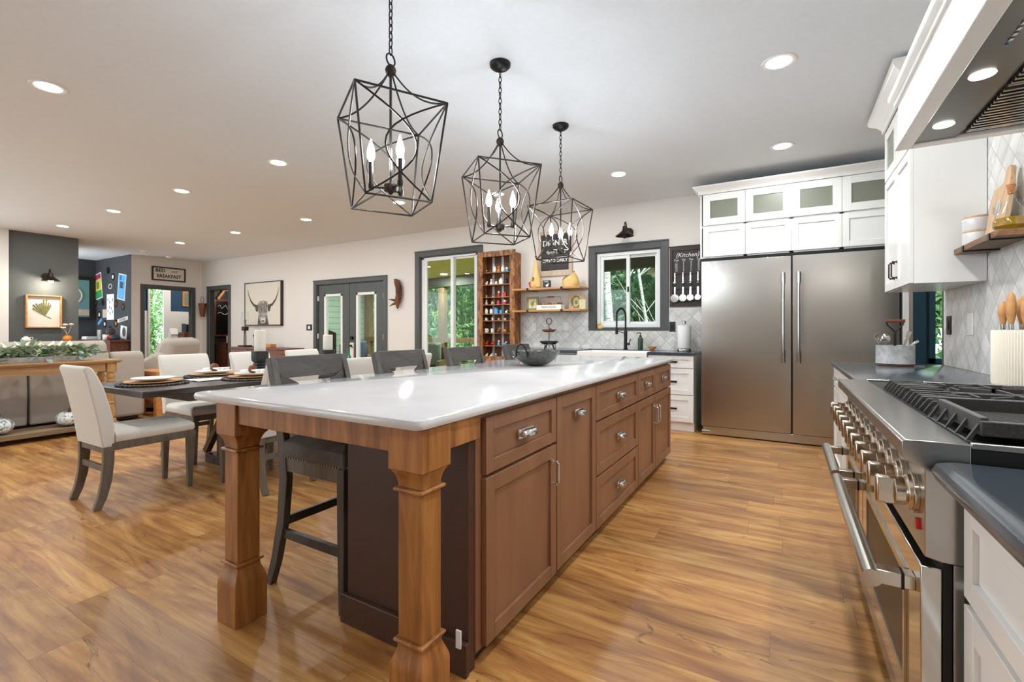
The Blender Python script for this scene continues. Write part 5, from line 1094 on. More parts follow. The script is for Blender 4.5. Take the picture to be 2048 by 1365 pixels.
rows = [
 [('figure', 'brownc', 'cream', 'tiny brown bird-like shaker at the left end of the top cabinet shelf', .6), ('figure', 'brownc', 'cork', 'tiny brown shaker second along the top cabinet shelf', .65), ('jar', 'white', 'white', 'plain white shaker third along the top cabinet shelf', 1.1), ('figure', 'orange', 'orange', 'orange shaker in the middle of the top cabinet shelf', 1.15), ('jar', 'white', 'white', 'white shaker beside the orange one on the top cabinet shelf', 1.15), ('house', 'blue', 'white', 'blue and white shaker near the right of the top cabinet shelf', .9), ('bird', 'white', 'red', 'white shaker with red detail, right end of the top cabinet shelf', 1)],
 [('bird', 'white', 'white', 'white bird shaker at the left end of the second cabinet shelf', .8), ('figure', 'white', 'white', 'white shaker second along the second cabinet shelf', 1.1), ('figure', 'cream', 'brownc', 'cream and brown shaker on the second cabinet shelf', 1), ('house', 'white', 'white', 'larger white shaker in the middle of the second cabinet shelf', 1.25), ('jar', 'blackpl', 'black', 'black jar shaker on the second cabinet shelf', 1), ('jar', 'white', 'denim', 'white and dark blue shaker at the right end of the second cabinet shelf', 1)],
 [('mushroom', 'red', 'white', 'red domed shaker at the left of the third cabinet shelf', .8), ('mushroom', 'brownc', 'white', 'brown-red domed shaker second along the third cabinet shelf', .8), ('figure', 'red', 'white', 'red shaker with white head on the third cabinet shelf', 1.1), ('house', 'red', 'red', 'pointed red shaker on the third cabinet shelf', 1), ('bird', 'brownc', 'yellow', 'brown animal shaker at the right of the third cabinet shelf', 1.1)],
 [('figure', 'yellow', 'cream', 'yellow and cream shaker at the left of the fourth cabinet shelf', 1), ('figure', 'yellow', 'brownc', 'yellow shaker with brown top on the fourth cabinet shelf', 1), ('house', 'red', 'red', 'red box-like shaker, left one of the red pair', .85), ('house', 'red', 'white', 'red shaker with white top, right one of the red pair', .85), ('jar', 'white', 'white', 'slim white shaker at the right of the fourth cabinet shelf', .9)],
 [('jar', 'white', 'white', 'plain white jar shaker at the left of the fifth cabinet shelf', 1), ('jar', 'white', 'steelP', 'white jar shaker second along the fifth cabinet shelf', 1), ('house', 'blue', 'blue', 'taller blue shaker on the fifth cabinet shelf', 1.2), ('house', 'blue', 'blue', 'shorter blue shaker on the fifth cabinet shelf', .8), ('bird', 'white', 'cream', 'low white shaker on the fifth cabinet shelf', .8), ('figure', 'white', 'white', 'white figure shaker at the right of the fifth cabinet shelf', 1)],
 [('house', 'white', 'white', 'small white shaker at the left of the sixth cabinet shelf', .6), ('jar', 'white', 'cream', 'small slim shaker second along the sixth cabinet shelf', .6), ('bird', 'yellow', 'brownc', 'small yellow bird shaker on the sixth cabinet shelf', .7), ('bird', 'cream', 'brownc', 'small cream bird shaker on the sixth cabinet shelf', .7), ('bird', 'white', 'blackpl', 'black and white cow-like shaker at the right of the sixth cabinet shelf', .9)],
 [('mug', 'white', 'white', 'white mug shaker, left one of the mug pair', 1.05), ('mug', 'white', 'blackpl', 'white mug shaker with dark handle, right one of the mug pair', 1.05), ('bird', 'brownc', 'orange', 'brown and orange animal shaker on the seventh cabinet shelf', 1.1), ('bird', 'orange', 'brownc', 'orange animal shaker on the seventh cabinet shelf', 1.1), ('mushroom', 'orange', 'brownc', 'orange burger-like shaker at the right of the seventh cabinet shelf', 1)],
 [('bird', 'red', 'red', 'red bird shaker, left one of the red bird pair', 1), ('bird', 'red', 'red', 'red bird shaker, right one of the red bird pair', 1), ('figure', 'blue', 'cream', 'blue shaker with cream head on the eighth cabinet shelf', 1), ('bird', 'blue', 'white', 'small blue and white shaker on the eighth cabinet shelf', .9), ('figure', 'white', 'white', 'white lacy shaker at the right of the eighth cabinet shelf', 1.1)],
 [('bird', 'cream', 'cream', 'cream hen shaker at the left of the lowest cabinet shelf', .9), ('bird', 'white', 'cream', 'white hen shaker beside the cream one on the lowest cabinet shelf', .9), ('figure', 'blue', 'white', 'blue and white shaker on the lowest cabinet shelf behind the bar stool', .8)]]
for r_, z in zip(rows, szs):
    n = len(r_); 
    for k, (kd, a, b_, lb, s) in enumerate(r_):
        x = CX0+.115+(CX1-CX0-.215)*(k/(max(n-1, 1)) if n > 3 else k*.19); shaker_fig(kd, x, z, a, b_, lb, s)

# driftwood / antler
S('driftwood', MB().tube([(-6.10, YB-.04, 2.09), (-6.05, YB-.06, 2.05), (-6.0, YB-.06, 1.93), (-6.0, YB-.06, 1.80), (-6.04, YB-.06, 1.68), (-6.03, YB-.06, 1.56)], [.02, .055, .06, .055, .05, .012], 9).tube([(-6.03, YB-.07, 1.70), (-6.12, YB-.10, 1.72), (-6.19, YB-.13, 1.73)], [.03, .018, .004], 7).tube([(-6.03, YB-.07, 1.67), (-6.10, YB-.11, 1.64), (-6.15, YB-.14, 1.60)], [.03, .018, .004], 7).tube([(-6.0, YB-.06, 1.72), (-5.94, YB-.06, 1.69)], [.02, .004], 6).tube([(-6.08, YB-.05, 2.05), (-6.14, YB-.05, 2.10)], [.02, .004], 6), M['drift'], 'brown twisted driftwood piece hung between french doors and slider', 'wall decoration')
# highland cow canvas
ca = T('cow_picture', 'black and white horned highland cow print in dark frame', 'picture', (-10.13, YB, 1.275)); ax0, ax1, az0, az1 = -10.82, -9.45, 1.275, 2.255; ay = YB-.001
P('frame', MB().box(ax0, ax0+.018, ay-.06, ay, az0, az1).box(ax1-.018, ax1, ay-.06, ay, az0, az1).box(ax0, ax1, ay-.06, ay, az1-.018, az1).box(ax0, ax1, ay-.06, ay, az0, az0+.018), M['brownbd'], ca)
P('canvas', B(ax0+.018, ax1-.018, ay-.05, ay-.01, az0+.018, az1-.018), M['canvas'], ca)
cxm = (ax0+ax1)/2+.02; yy = ay-.0505
P('neck', MB().prism([(cxm-.2, az0+.02), (cxm+.22, az0+.02), (cxm+.17, az0+.16), (cxm+.15, az0+.3), (cxm-.15, az0+.3), (cxm-.18, az0+.14)], 'y', yy-.001, yy), M['cow2'], ca)
P('head', MB().prism([(cxm-.13, az0+.14), (cxm-.08, az0+.05), (cxm+.08, az0+.05), (cxm+.13, az0+.14), (cxm+.155, az0+.26), (cxm+.20, az0+.36), (cxm+.215, az0+.46), (cxm+.16, az0+.53), (cxm+.08, az0+.555), (cxm, az0+.56), (cxm-.08, az0+.555), (cxm-.16, az0+.53), (cxm-.215, az0+.46), (cxm-.20, az0+.36), (cxm-.155, az0+.26)], 'y', yy-.002, yy-.001), M['cow1'], ca)
mbk = MB()
for k in range(9):
    u = -.16+.04*k; mbk.prism([(cxm+u-.008, az0+.50), (cxm+u+.008, az0+.50), (cxm+u*.75+.004, az0+.25+.03*(k % 3)), (cxm+u*.75-.004, az0+.25+.03*(k % 3))], 'y', yy-.003, yy-.002)
P('forelock', mbk, M['cow2'], ca)
P('muzzle', MB().prism([(cxm-.075, az0+.07), (cxm+.075, az0+.07), (cxm+.09, az0+.13), (cxm+.05, az0+.19), (cxm, az0+.16), (cxm-.05, az0+.19), (cxm-.09, az0+.13)], 'y', yy-.003, yy-.002), M['cow3'], ca)
P('nose', MB().prism([(cxm-.06, az0+.085), (cxm+.06, az0+.085), (cxm+.045, az0+.115), (cxm-.045, az0+.115)], 'y', yy-.004, yy-.003), M['cow2'], ca)
P('eyes', MB().prism([(cxm-.14, az0+.29), (cxm-.10, az0+.29), (cxm-.10, az0+.315), (cxm-.14, az0+.315)], 'y', yy-.0035, yy-.003).prism([(cxm+.10, az0+.29), (cxm+.14, az0+.29), (cxm+.14, az0+.315), (cxm+.10, az0+.315)], 'y', yy-.0035, yy-.003), M['blackpl'], ca)
for s in (-1, 1):
    P('ear', MB().prism([(cxm+s*.18, az0+.42), (cxm+s*.30, az0+.42), (cxm+s*.26, az0+.32), (cxm+s*.2, az0+.31)][::s], 'y', yy-.003, yy-.002), M['cow2'], ca)
    hp = [(.17, .43, .028), (.33, .46, .026), (.46, .57, .02), (.54, .70, .013), (.59, .83, .003)]
    up = [(cxm+s*a, az0+b_+r_) for a, b_, r_ in hp]; dn = [(cxm+s*(a+r_*.8), az0+b_-r_) for a, b_, r_ in hp]
    P('horn', MB().loft([[(a[0], yy-.003, a[1]), (b_[0], yy-.003, b_[1]), (b_[0], yy-.0005, b_[1]), (a[0], yy-.0005, a[1])] for a, b_ in zip(up, dn)]), M['cow2'], ca)

# dresser with decor
DX0, DX1, DY, DZ = -10.75, -8.72, 5.86, .80
dr = T('dresser', 'low red-brown wooden dresser below the cow picture', 'dresser', (-9.75, 6.05, 0))
P('top', B(DX0, DX1, DY, YB-.02, DZ-.035, DZ), M['dresser'], dr, bevel=.004); P('case', B(DX0+.02, DX1-.02, DY+.02, YB-.025, .1, DZ-.036), M['dresser'], dr)
for k in range(3): d = P('drawer', B(DX0+.04+k*.66, DX0+.68+k*.66, DY+.004, DY+.0195, .46, DZ-.05), M['dresser'], dr, bevel=.004); P('knob', MB().ball((DX0+.36+k*.66, DY-.006, .61), .014, 10, 8), M['bronze'], d); P('drawer', B(DX0+.04+k*.66, DX0+.68+k*.66, DY+.004, DY+.0195, .12, .44), M['dresser'], dr, bevel=.004)
for x in (DX0+.06, DX1-.06):
    for y in (DY+.06, YB-.08): P('leg', B(x-.03, x+.03, y-.03, y+.03, 0, .1), M['dresser'], dr)
cl = T('candle_lantern', 'tall dark metal candle stand with clear glass chimney', 'candle holder', (-10.38, 6.0, DZ)); cx, cy = -10.38, 6.0
P('base', B(cx-.13, cx+.13, cy-.09, cy+.09, DZ+.0005, DZ+.035), M['bronze'], cl, bevel=.004)
P('rods', MB().tube([(cx-.035, cy, DZ+.035), (cx-.03, cy, DZ+.2), (cx-.025, cy, DZ+.36)], .010, 8).tube([(cx+.03, cy, DZ+.035), (cx+.03, cy, DZ+.2), (cx+.02, cy, DZ+.36)], .010, 8), M['bronze'], cl)
P('cup', B(cx-.055, cx+.055, cy-.05, cy+.05, DZ+.36, DZ+.45), M['bronze'], cl, bevel=.004)
P('chimney', MB().lathe([(.055, DZ+.45), (.075, DZ+.5), (.08, DZ+.62), (.065, DZ+.78)], (cx, cy), 24, cap=False), M['glassC'], cl)
P('taper_candle', MB().lathe([(.018, DZ+.45), (.018, DZ+.55), (.028, DZ+.6), (.001, DZ+.61)], (cx, cy), 14), M['sage'], cl)
S('metal_figure', MB().tube([(-10.02, 6.0, DZ), (-10.02, 6.0, DZ+.22)], .016, 8).ball((-10.02, 6.0, DZ+.25), (.04, .03, .035), 10, 8).box(-10.07, -9.97, 5.95, 6.05, DZ, DZ+.02), M['bronze'], 'small dark metal bird figure beside the tall candle stand', 'figurine')
S('wooden_box', B(-9.68, -9.42, 5.98, 6.12, DZ+.0005, DZ+.075), M['oakw'], 'small orange wooden box on right end of the dresser', 'box', bevel=.005)
# corner hanging basket
wb_ = T('wall_basket', 'rusty wire wall basket with a hoop handle in the far corner', 'basket', (XL+.06, 6.2, 1.55)); cx, cy = -12.6, YB-.09
P('cone', MB().lathe([(.055, 1.50), (.07, 1.56), (.115, 1.84), (.11, 1.84), (.06, 1.53)], (cx, cy), 16, .7), M['brownc'], wb_)
P('hoop', MB().torus((cx, cy, 1.92), .07, .005, 'y', 20, 6, 1, 1.3), M['bronze'], wb_)
# ---- small dark bath room seen through the doorway ----
vn = T('bath_vanity', 'dark wood vanity inside the dim room past the far doorway', 'vanity', (-12.95, 7.3, 0))
P('case', B(-13.19, -12.72, 6.84, 7.8, .0, .80), M['dresser'], vn, bevel=.004); P('top', B(-13.195, -12.70, 6.82, 7.82, .801, .83), M['dresser'], vn)
bt_ = T('bath_soap_bottle', 'pale soap bottle with pump on the dim room vanity', 'bottle', (-12.9, 7.0, .83)); P('bottle', MB().lathe([(.04, .831), (.042, .84), (.042, 1.0), (.015, 1.02)], (-12.9, 7.0)), M['cream'], bt_); P('pump', MB().lathe([(.008, 1.02), (.008, 1.07)], (-12.9, 7.0)).box(-12.94, -12.89, 6.99, 7.01, 1.065, 1.08), M['blackpl'], bt_)
S('bath_basin', MB().lathe([(.05, .831), (.10, .86), (.12, .94), (.11, .94), (.09, .87), (.001, .84)], (-12.95, 7.35)), M['white'], 'round white basin on the dim room vanity', 'sink')
vl = T('vanity_light', 'glowing wooden beam light above the vanity', 'wall light', (-13.15, 7.1, 2.1)); P('beam', MB().bar([(-13.13, 6.6, 2.30), (-13.13, 7.7, 2.30)], .1, .12), M['oakw'], vl, bevel=.004)
P('brace', MB().bar([(-13.13, 6.86, 2.0), (-13.13, 7.02, 2.24)], .05, .05), M['oakw'], vl)
for k, x in enumerate((6.72, 7.4)): P('bulb', MB().ball((-13.03, x, 2.30), .05, 14, 10), M['lens'], vl)
plamp(-12.5, 7.1, 2.2, 12)
tx = T('bath_mirror', 'dark framed chalk panel with faint white sketches in the dim room', 'picture', (-13.19, 7.2, 1.2)); P('panel', B(-13.19, -13.17, 6.83, 7.6, 1.05, 1.95), M['blackpl'], tx)
P('frame', MB().box(-13.195, -13.16, 6.78, 6.83, 1.0, 2.0).box(-13.195, -13.16, 7.6, 7.65, 1.0, 2.0).box(-13.195, -13.16, 6.83, 7.6, 1.95, 2.0).box(-13.195, -13.16, 6.83, 7.6, 1.0, 1.05), M['dresser'], tx)
P('sketch', MB().tube([(-13.166, 6.88+k*.05, 1.8+.06*math.sin(k*2.1)) for k in range(13)], .006, 5).tube([(-13.166, 6.88+k*.05, 1.62+.03*math.sin(k*1.3)) for k in range(13)], .008, 5), M['white'], tx)
# ---- bedroom beyond the left door ----
bs = T('bedroom_cabinet', 'small brown bedroom cabinet under the framed picture', 'cabinet', (-15.3, 7.1, 0)); P('case', B(-15.55, -15.15, 6.98, 7.6, 0, 1.07), M['dresser'], bs, bevel=.004); P('top', B(-15.56, -15.13, 6.96, 7.62, 1.071, 1.10), M['dresser'], bs)
ck_ = T('mantel_clock', 'black square clock with white face on the bedroom cabinet', 'clock', (-15.3, 7.2, 1.1)); P('case', B(-15.33, -15.25, 7.08, 7.36, 1.101, 1.34), M['blackpl'], ck_, bevel=.006); P('dial', MB().cyl((-15.249, 7.22, 1.22), (-15.24, 7.22, 1.22), .08, 24), M['white'], ck_)
S('white_lantern', MB().box(-15.1, -14.95, 6.55, 6.72, 0, 1.05).prism([(-15.12, 1.05), (-14.93, 1.05), (-15.025, 1.22)], 'y', 6.54, 6.73), M['whitetrim'], 'white lantern-like stand in front of the bedroom window trim', 'lantern')
S('blue_book', B(-15.3, -15.2, 6.98, 7.04, 1.101, 1.36), M['denim'], 'upright blue book on the bedroom cabinet', 'book')
bp_ = T('bedroom_picture', 'small landscape picture in a gold frame on blue wall', 'picture', (-15.6, 7.3, 1.9)); P('frame', B(-15.595, -15.56, 7.12, 7.55, 1.88, 2.34), M['oakw'], bp_, bevel=.004); P('print', B(-15.559, -15.555, 7.17, 7.50, 1.93, 2.29), M['sage'], bp_)
# framed Bed and Breakfast sign on the left wall
bb = T('wall_sign', 'framed white sign reading BED and BREAKFAST above the bedroom doorway', 'sign', (XL, 5.56, 2.34)); X = XL+.001
P('frame', MB().box(X, X+.03, 5.205, 5.235, 2.345, 2.675).box(X, X+.03, 5.885, 5.915, 2.345, 2.675).box(X, X+.03, 5.235, 5.885, 2.645, 2.675).box(X, X+.03, 5.235, 5.885, 2.345, 2.375), M['brownbd'], bb)
P('panel', B(X, X+.015, 5.235, 5.885, 2.375, 2.645), M['canvas'], bb)
text('BED', .115, FX(X+.016, 5.38, 2.585), M['blackpl'], bb, bold=.003)
text('and', .08, FX(X+.016, 5.67, 2.585), M['blackpl'], bb, shear=.3)
text('BREAKFAST', .115, FX(X+.016, 5.56, 2.455), M['blackpl'], bb, bold=.003, sx=.86)
# ---- hallway pieces ----
hs_ = T('wall_screen', 'dark-framed teal picture with a pale ring on the hallway end wall', 'picture', (-14.69, 4.0, 1.48)); P('frame', B(-14.699, -14.64, 3.6, 4.72, 1.42, 2.47), M['blackpl'], hs_)
M['teal'] = mat('teal_print', (104, 148, 150), .7)
P('print', B(-14.639, -14.634, 3.7, 4.655, 1.49, 2.38), M['teal'], hs_); P('ring', MB().torus((-14.633, 4.30, 2.0), .22, .02, 'x', 28, 6), M['lightfr'], hs_); P('sand_band', B(-14.6335, -14.631, 3.7, 4.655, 1.53, 1.67), M['lightfr'], hs_)
hc = T('hall_shelf', 'dark wood shelf running below the chalkboard wall', 'shelf', (-13.8, 4.6, .9)); P('top', B(-14.65, -12.81, 4.42, 4.80, .915, .95), M['dresser'], hc); P('case', B(-14.6, -12.9, 4.46, 4.80, 0, .914), M['dresser'], hc)
S('stacked_books', MB().box(-14.62, -14.30, 4.5, 4.72, .951, .975).box(-14.60, -14.33, 4.5, 4.70, .976, 1.0).box(-14.61, -14.32, 4.51, 4.71, 1.001, 1.02), M['paper'], 'pile of pale magazines on the hallway shelf', 'magazines')
S('photo_frame', B(-14.0, -13.82, 4.60, 4.63, .951, 1.18), M['cow1'], 'upright grey photo frame on the hallway shelf', 'picture frame', bevel=.003)
S('photo_frame', B(-13.72, -13.54, 4.60, 4.63, .951, 1.07), M['cream'], 'small square cream photo frame on the hallway shelf', 'picture frame', bevel=.003)
for k, (x, m_, lb) in enumerate(((-13.38, 'canvas', 'pale crumpled cloth at left of the heap on hallway shelf'), (-13.2, 'red', 'dull red cloth bundle in the heap on hallway shelf'), (-13.02, 'denim', 'dark blue cloth bundle in the heap on hallway shelf'))):
    S('cloth_bundle', MB().ball((x, 4.6, 1.01), (.11, .09, .058), 10, 6), M[m_], lb, 'cloth', 'cloth heap on the hallway shelf')
S('dark_ball', MB().ball((-12.98, 4.50, 1.145), (.085, .085, .085), 18, 12), M['cow2'], 'grey and white ball on top of the cloth heap', 'ball')
yw = 4.8018
def para(x0, x1, z0, z1, sk, th=.004): return MB().loft([[(a, yw-th, c), (b_, yw-th, d), (b_, yw-.0008, d), (a, yw-.0008, c)] for a, b_, c, d in ((x0+sk, x0, z1, z0), (x1+sk, x1, z1, z0))])
def tilt(x0, x1, z0, z1, ang, th=.004):
    cx, cz = (x0+x1)/2, (z0+z1)/2; w_, h_ = (x1-x0)/2, (z1-z0)/2; c, s = math.cos(ang), math.sin(ang)
    pts = [(cx+a*w_*c-b_*h_*s, cz+a*w_*s+b_*h_*c) for a, b_ in ((-1, -1), (1, -1), (1, 1), (-1, 1))]
    return MB().prism(pts, 'y', yw-th, yw-.0008), lambda a, b_, th2: MB().prism([(cx+p*w_*c-q*h_*s, cz+p*w_*s+q*h_*c) for p, q in ((a[0], b_[0]), (a[1], b_[0]), (a[1], b_[1]), (a[0], b_[1]))], 'y', yw-th2, yw-th)
M['magenta'] = mat('magenta_print', (176, 40, 92), .7); M['lime'] = mat('yellow_print', (214, 208, 70), .7); M['grn'] = mat('green_print', (52, 150, 80), .7); M['sky2'] = mat('light_blue_print', (96, 172, 226), .7); M['deepb'] = mat('mid_blue_print', (50, 112, 184), .7)
t = T('poster', 'tilted poster in magenta, yellow and green bands on chalkboard wall', 'poster', (-14.5, yw, 1.9)); b0, f_ = tilt(-14.74, -14.34, 1.93, 2.56, .16); P('sheet', b0, M['paper'], t)
for m_, b1 in (('magenta', (.55, .93)), ('lime', (-.35, .55)), ('grn', (-.93, -.35))): P('band', f_((-.88, .88), b1, .005), M[m_], t)
P('figure', f_((-.45, .3), (-.2, .35), .006), M['olive'], t)
t = T('poster', 'tilted light blue poster with a darker photo block on chalkboard wall', 'poster', (-13.25, yw, 1.84)); b0, f_ = tilt(-13.45, -13.05, 1.87, 2.47, -.16); P('sheet', b0, M['paper'], t); P('sheet_print', f_((-.88, .88), (-.93, .93), .005), M['sky2'], t); P('photo_block', f_((-.5, .4), (-.1, .4), .006), M['denim'], t); P('title_block', f_((-.7, -.1), (.5, .85), .006), M['deepb'], t)
t = T('poster', 'tall narrow white poster with small dark figures on chalkboard wall', 'poster', (-13.86, yw, 1.42)); P('sheet', B(-14.06, -13.665, yw-.004, yw-.0008, 1.42, 2.027), M['paper'], t)
mb = MB()
for k, (a, b_) in enumerate(((.1, .8), (.35, .7), (.75, .78), (.3, .5), (.55, .45), (.1, .35), (.4, .25), (.75, .3))): mb.ball((-14.06+.395*a+.03, yw-.0045, 1.42+.6*b_), (.018, .001, .04), 8, 6)
P('figures', mb, M['denim'], t)
S('card', B(-14.295, -14.075, yw-.004, yw-.0008, 1.472, 1.67), M['lightfr'], 'small pale pink card left of the narrow white poster', 'card')
S('card', tilt(-14.58, -14.33, 1.34, 1.41, .5)[0], M['sky2'], 'small tilted light blue tag low on chalkboard wall', 'card')
t = T('wall_plaque', 'slanted pale name plate with dark lettering on chalkboard wall', 'sign', (-13.2, yw, 1.34)); P('plate', tilt(-13.48, -12.93, 1.375, 1.46, .14)[0], M['cow3'], t); text('READING', .08, FY(-13.2, yw-.005, 1.415) @ Matrix.Rotation(.14, 4, 'Z'), M['blackpl'], t)
t = T('poster', 'black and white portrait sheet low at right of chalkboard wall', 'poster', (-13.15, yw, .96)); P('sheet', tilt(-13.32, -12.99, .97, 1.27, -.12)[0], M['paper'], t); P('portrait', MB().ball((-13.13, yw-.005, 1.13), (.09, .001, .11), 12, 8), M['cow2'], t)
for x, z, m_, lb in ((-13.98, 2.60, 'blackpl', 'black record high up at the top of chalkboard wall'), (-13.72, 2.43, 'white', 'black record with white label near the top of chalkboard wall'), (-14.71, 1.845, 'orange', 'record with orange label at the left of chalkboard wall'), (-14.28, 1.845, 'blackpl', 'plain black record left of the narrow poster'), (-13.56, 1.79, 'red', 'record with red label right of the narrow poster'), (-13.19, 1.705, 'brownc', 'record with brown-orange label at the right of chalkboard wall'), (-14.48, 1.55, 'cream', 'record with cream label left of the pale card'), (-14.17, 1.32, 'cow3', 'record with pale label under the pale card'), (-13.555, 1.33, 'orange', 'record with amber label beside the slanted name plate'), (-13.86, 1.177, 'sky2', 'record with light blue label low on chalkboard wall')):
    t = T('vinyl_record', lb, 'record', (x, yw, z), 0, 'records on the chalkboard wall'); P('disc', MB().cyl((x, yw-.001, z), (x, yw-.005, z), .088, 24), M['blackpl'], t); P('label_disc', MB().cyl((x, yw-.0055, z), (x, yw-.007, z), .048, 20), M[m_], t)
S('white_badge', MB().torus((-13.86, yw-.004, 2.21), .09, .01, 'y', 20, 6, 1, .6), M['cow3'], 'faint white emblem drawn above the narrow poster', 'emblem')
# fireplace wall
fa = T('picture_frame', 'square pale wood shadow-box with dried fan leaf on grey wall', 'picture', (-11.45, 3.0, 1.21)); X = -11.449
P('frame', MB().box(X, X+.07, 2.765, 2.785, 1.215, 1.795).box(X, X+.07, 3.215, 3.235, 1.215, 1.795).box(X, X+.07, 2.785, 3.215, 1.775, 1.795).box(X, X+.07, 2.785, 3.215, 1.215, 1.235), M['shelfw'], fa, bevel=.002)
P('backing', B(X, X+.012, 2.785, 3.215, 1.235, 1.775), M['canvas'], fa)
mb = MB()
for k in range(9):
    a = math.radians(150-k*11); L_ = .24+.03*math.sin(k*1.4); p0 = (X+.016, 3.02, 1.43)
    p1 = (X+.018, 3.02+L_*math.cos(a)*.75, 1.43+L_*math.sin(a)*1.1); mb.tube([p0, ((p0[0]+p1[0])/2, (p0[1]+p1[1])/2, (p0[2]+p1[2])/2), p1], [.003, .011, .012], 6)
mb.tube([(X+.016, 3.02, 1.43), (X+.018, 3.10, 1.39)], .005, 6)
P('dried_leaf', mb, M['olive'], fa)
mt = T('media_console', 'low dark console against the grey wall behind the sofa', 'console', (-11.2, 3.0, 0)); P('top', B(-11.37, -11.0, 2.2, 3.5, .93, .965), M['dresser'], mt); P('case', B(-11.36, -11.02, 2.25, 3.46, 0, .929), M['dresser'], mt)
jg = T('jug', 'small cream jug with side handle in front of the grey wall', 'jug', (-11.2, 2.72, .966)); P('body', MB().lathe([(.04, .966), (.062, .985), (.066, 1.01), (.045, 1.045), (.025, 1.055), (.027, 1.07), (.022, 1.07)], (-11.2, 2.72)), M['cream'], jg); P('handle', MB().torus((-11.2, 2.785, 1.03), .022, .006, 'x', 16, 6), M['cream'], jg)
vs = T('vase', 'round orange glazed vase holding dried flowers', 'vase', (-11.2, 3.255, .966)); P('body', MB().lathe([(.04, .966), (.065, .99), (.07, 1.02), (.055, 1.06), (.032, 1.075), (.034, 1.085), (.025, 1.085)], (-11.2, 3.255)), M['orange'], vs)
for k, (y, z) in enumerate(((3.20, 1.205), (3.226, 1.262), (3.31, 1.266))):
    t = T('dried_flower', 'cream dried flower head in orange vase, ' + ('lowest and leftmost', 'upper left', 'upper right')[k], 'flower', (-11.2, 3.255, 1.08), 0, 'dried flowers in the orange vase'); P('stem', MB().tube([(-11.2, 3.25, 1.087), (-11.2, (3.25+y)/2, 1.15), (-11.2, y, z-.01)], .003, 5), M['lightfr'], t); P('bloom', MB().lathe([(.006, z-.012), (.03, z), (.04, z+.012), (.028, z+.026), (.001, z+.03)], (-11.2, y), 14), M['cream'], t)
# ================= DINING =================
TX0, TX1, TY0, TY1, TZ = -4.68, -3.74, 1.47, 3.95, .76
dt = T('dining_table', 'long espresso farmhouse dining table with trestle base', 'table', (-4.2, 2.7, 0))
tp = P('tabletop', MB().box(TX0, TX1, TY0, 2.70, TZ-.045, TZ).box(TX0, TX1, 2.704, TY1, TZ-.045, TZ), M['tablew'], dt, bevel=.005)
P('apron', MB().box(TX0+.14, TX1-.14, TY0+.35, TY1-.3, TZ-.12, TZ-.046), M['tablew'], dt)
for yy in (2.28, 3.42):
    P('leg', MB().box(TX0+.2, TX1-.2, yy-.05, yy+.05, .0, .075).box(-4.30, -4.10, yy-.045, yy+.045, .075, TZ-.046).box(TX0+.16, TX1-.16, yy-.045, yy+.045, TZ-.15, TZ-.046), M['tablew'], dt, bevel=.004)
    P('brace', MB().bar([(-4.55, yy, .08), (-4.28, yy, .42)], .05, .05, (0, 1, 0)).bar([(-3.85, yy, .08), (-4.12, yy, .42)], .05, .05, (0, 1, 0)), M['tablew'], dt)
P('stretcher', B(-4.24, -4.16, 2.33, 3.37, .22, .31), M['tablew'], dt)
def make_dchair():
    t = TL('dining_chair', 'x', 'chair', 0); w2 = .212
    back = [(-.278, .40), (-.212, .40), (-.212, .53), (-.222, .61), (-.246, .71), (-.270, .80), (-.300, .875), (-.325, .925), (-.348, .944), (-.368, .940), (-.375, .92), (-.358, .86), (-.330, .72), (-.300, .56)]
    P('backrest', MB().prism(back, 'x', -w2, w2), M['fabricW'], t, bevel=.022, bseg=3)
    P('seat', MB().loft([[(a*(w2+o), y0, z) for a, y0 in ((-1, -.13), (1, -.13))]+[((w2+o)*1.03, .245+o), (0, .265+o), (-(w2+o)*1.03, .245+o)] and [(-(w2+o), -.21, z), (0, -.21, z), ((w2+o), -.21, z), ((w2+o)*1.03, .05, z), ((w2+o)*1.04, .265+o, z), (0, .285+o, z), (-(w2+o)*1.04, .265+o, z), (-(w2+o)*1.03, .05, z)] for z, o in ((.425, -.004), (.44, .006), (.475, .006), (.495, -.012), (.502, -.05))]), M['fabricW'], t, bevel=.01)
    P('seat_frame', MB().box(-w2+.01, w2-.01, .235, .26, .375, .425).box(-w2, -w2+.025, -.23, .24, .375, .425).box(w2-.025, w2, -.23, .24, .375, .425).box(-w2+.01, w2-.01, -.265, -.24, .36, .40), M['greywood'], t, bevel=.002)
    for s in (-1, 1):
        P('leg', MB().bar([(s*(w2-.02), .255, .425), (s*(w2-.022), .25, 0)], [.046, .03], [.054, .03], (0, 1, 0)), M['greywood'], t, bevel=.003)
        P('leg', MB().bar([(s*(w2-.016), -.244, .40), (s*(w2-.016), -.244, .30), (s*(w2-.016), -.254, .18), (s*(w2-.016), -.276, .08), (s*(w2-.016), -.306, 0)], .034, [.06, .058, .054, .048, .042], (0, 1, 0)), M['greywood'], t, bevel=.003)
    P('rear_stretcher', B(-w2+.02, w2-.02, -.262, -.242, .235, .275), M['greywood'], t, bevel=.002)
    return t
c0 = make_dchair(); c0['label'] = 'cream dining chair at the near head of the table'; c0['group'] = 'cream dining chairs'; c0.location = (-4.075, 1.575, 0); c0.rotation_euler = (0, 0, 0)
for x, y, rz, lb in ((-4.72, 2.33, -PI/2, 'cream dining chair on the sofa side, nearest the camera'), (-4.72, 2.98, -PI/2, 'cream dining chair on the sofa side, in the middle'), (-4.72, 3.62, -PI/2, 'cream dining chair on the sofa side, farthest from the camera'),
                     (-3.50, 2.19, PI/2, 'cream dining chair on the island side, nearest the camera'), (-3.50, 2.86, PI/2, 'cream dining chair on the island side, in the middle'), (-3.50, 3.52, PI/2, 'cream dining chair on the island side, farthest from the camera')):
    dup(c0, (x, y, 0), rz, lb)
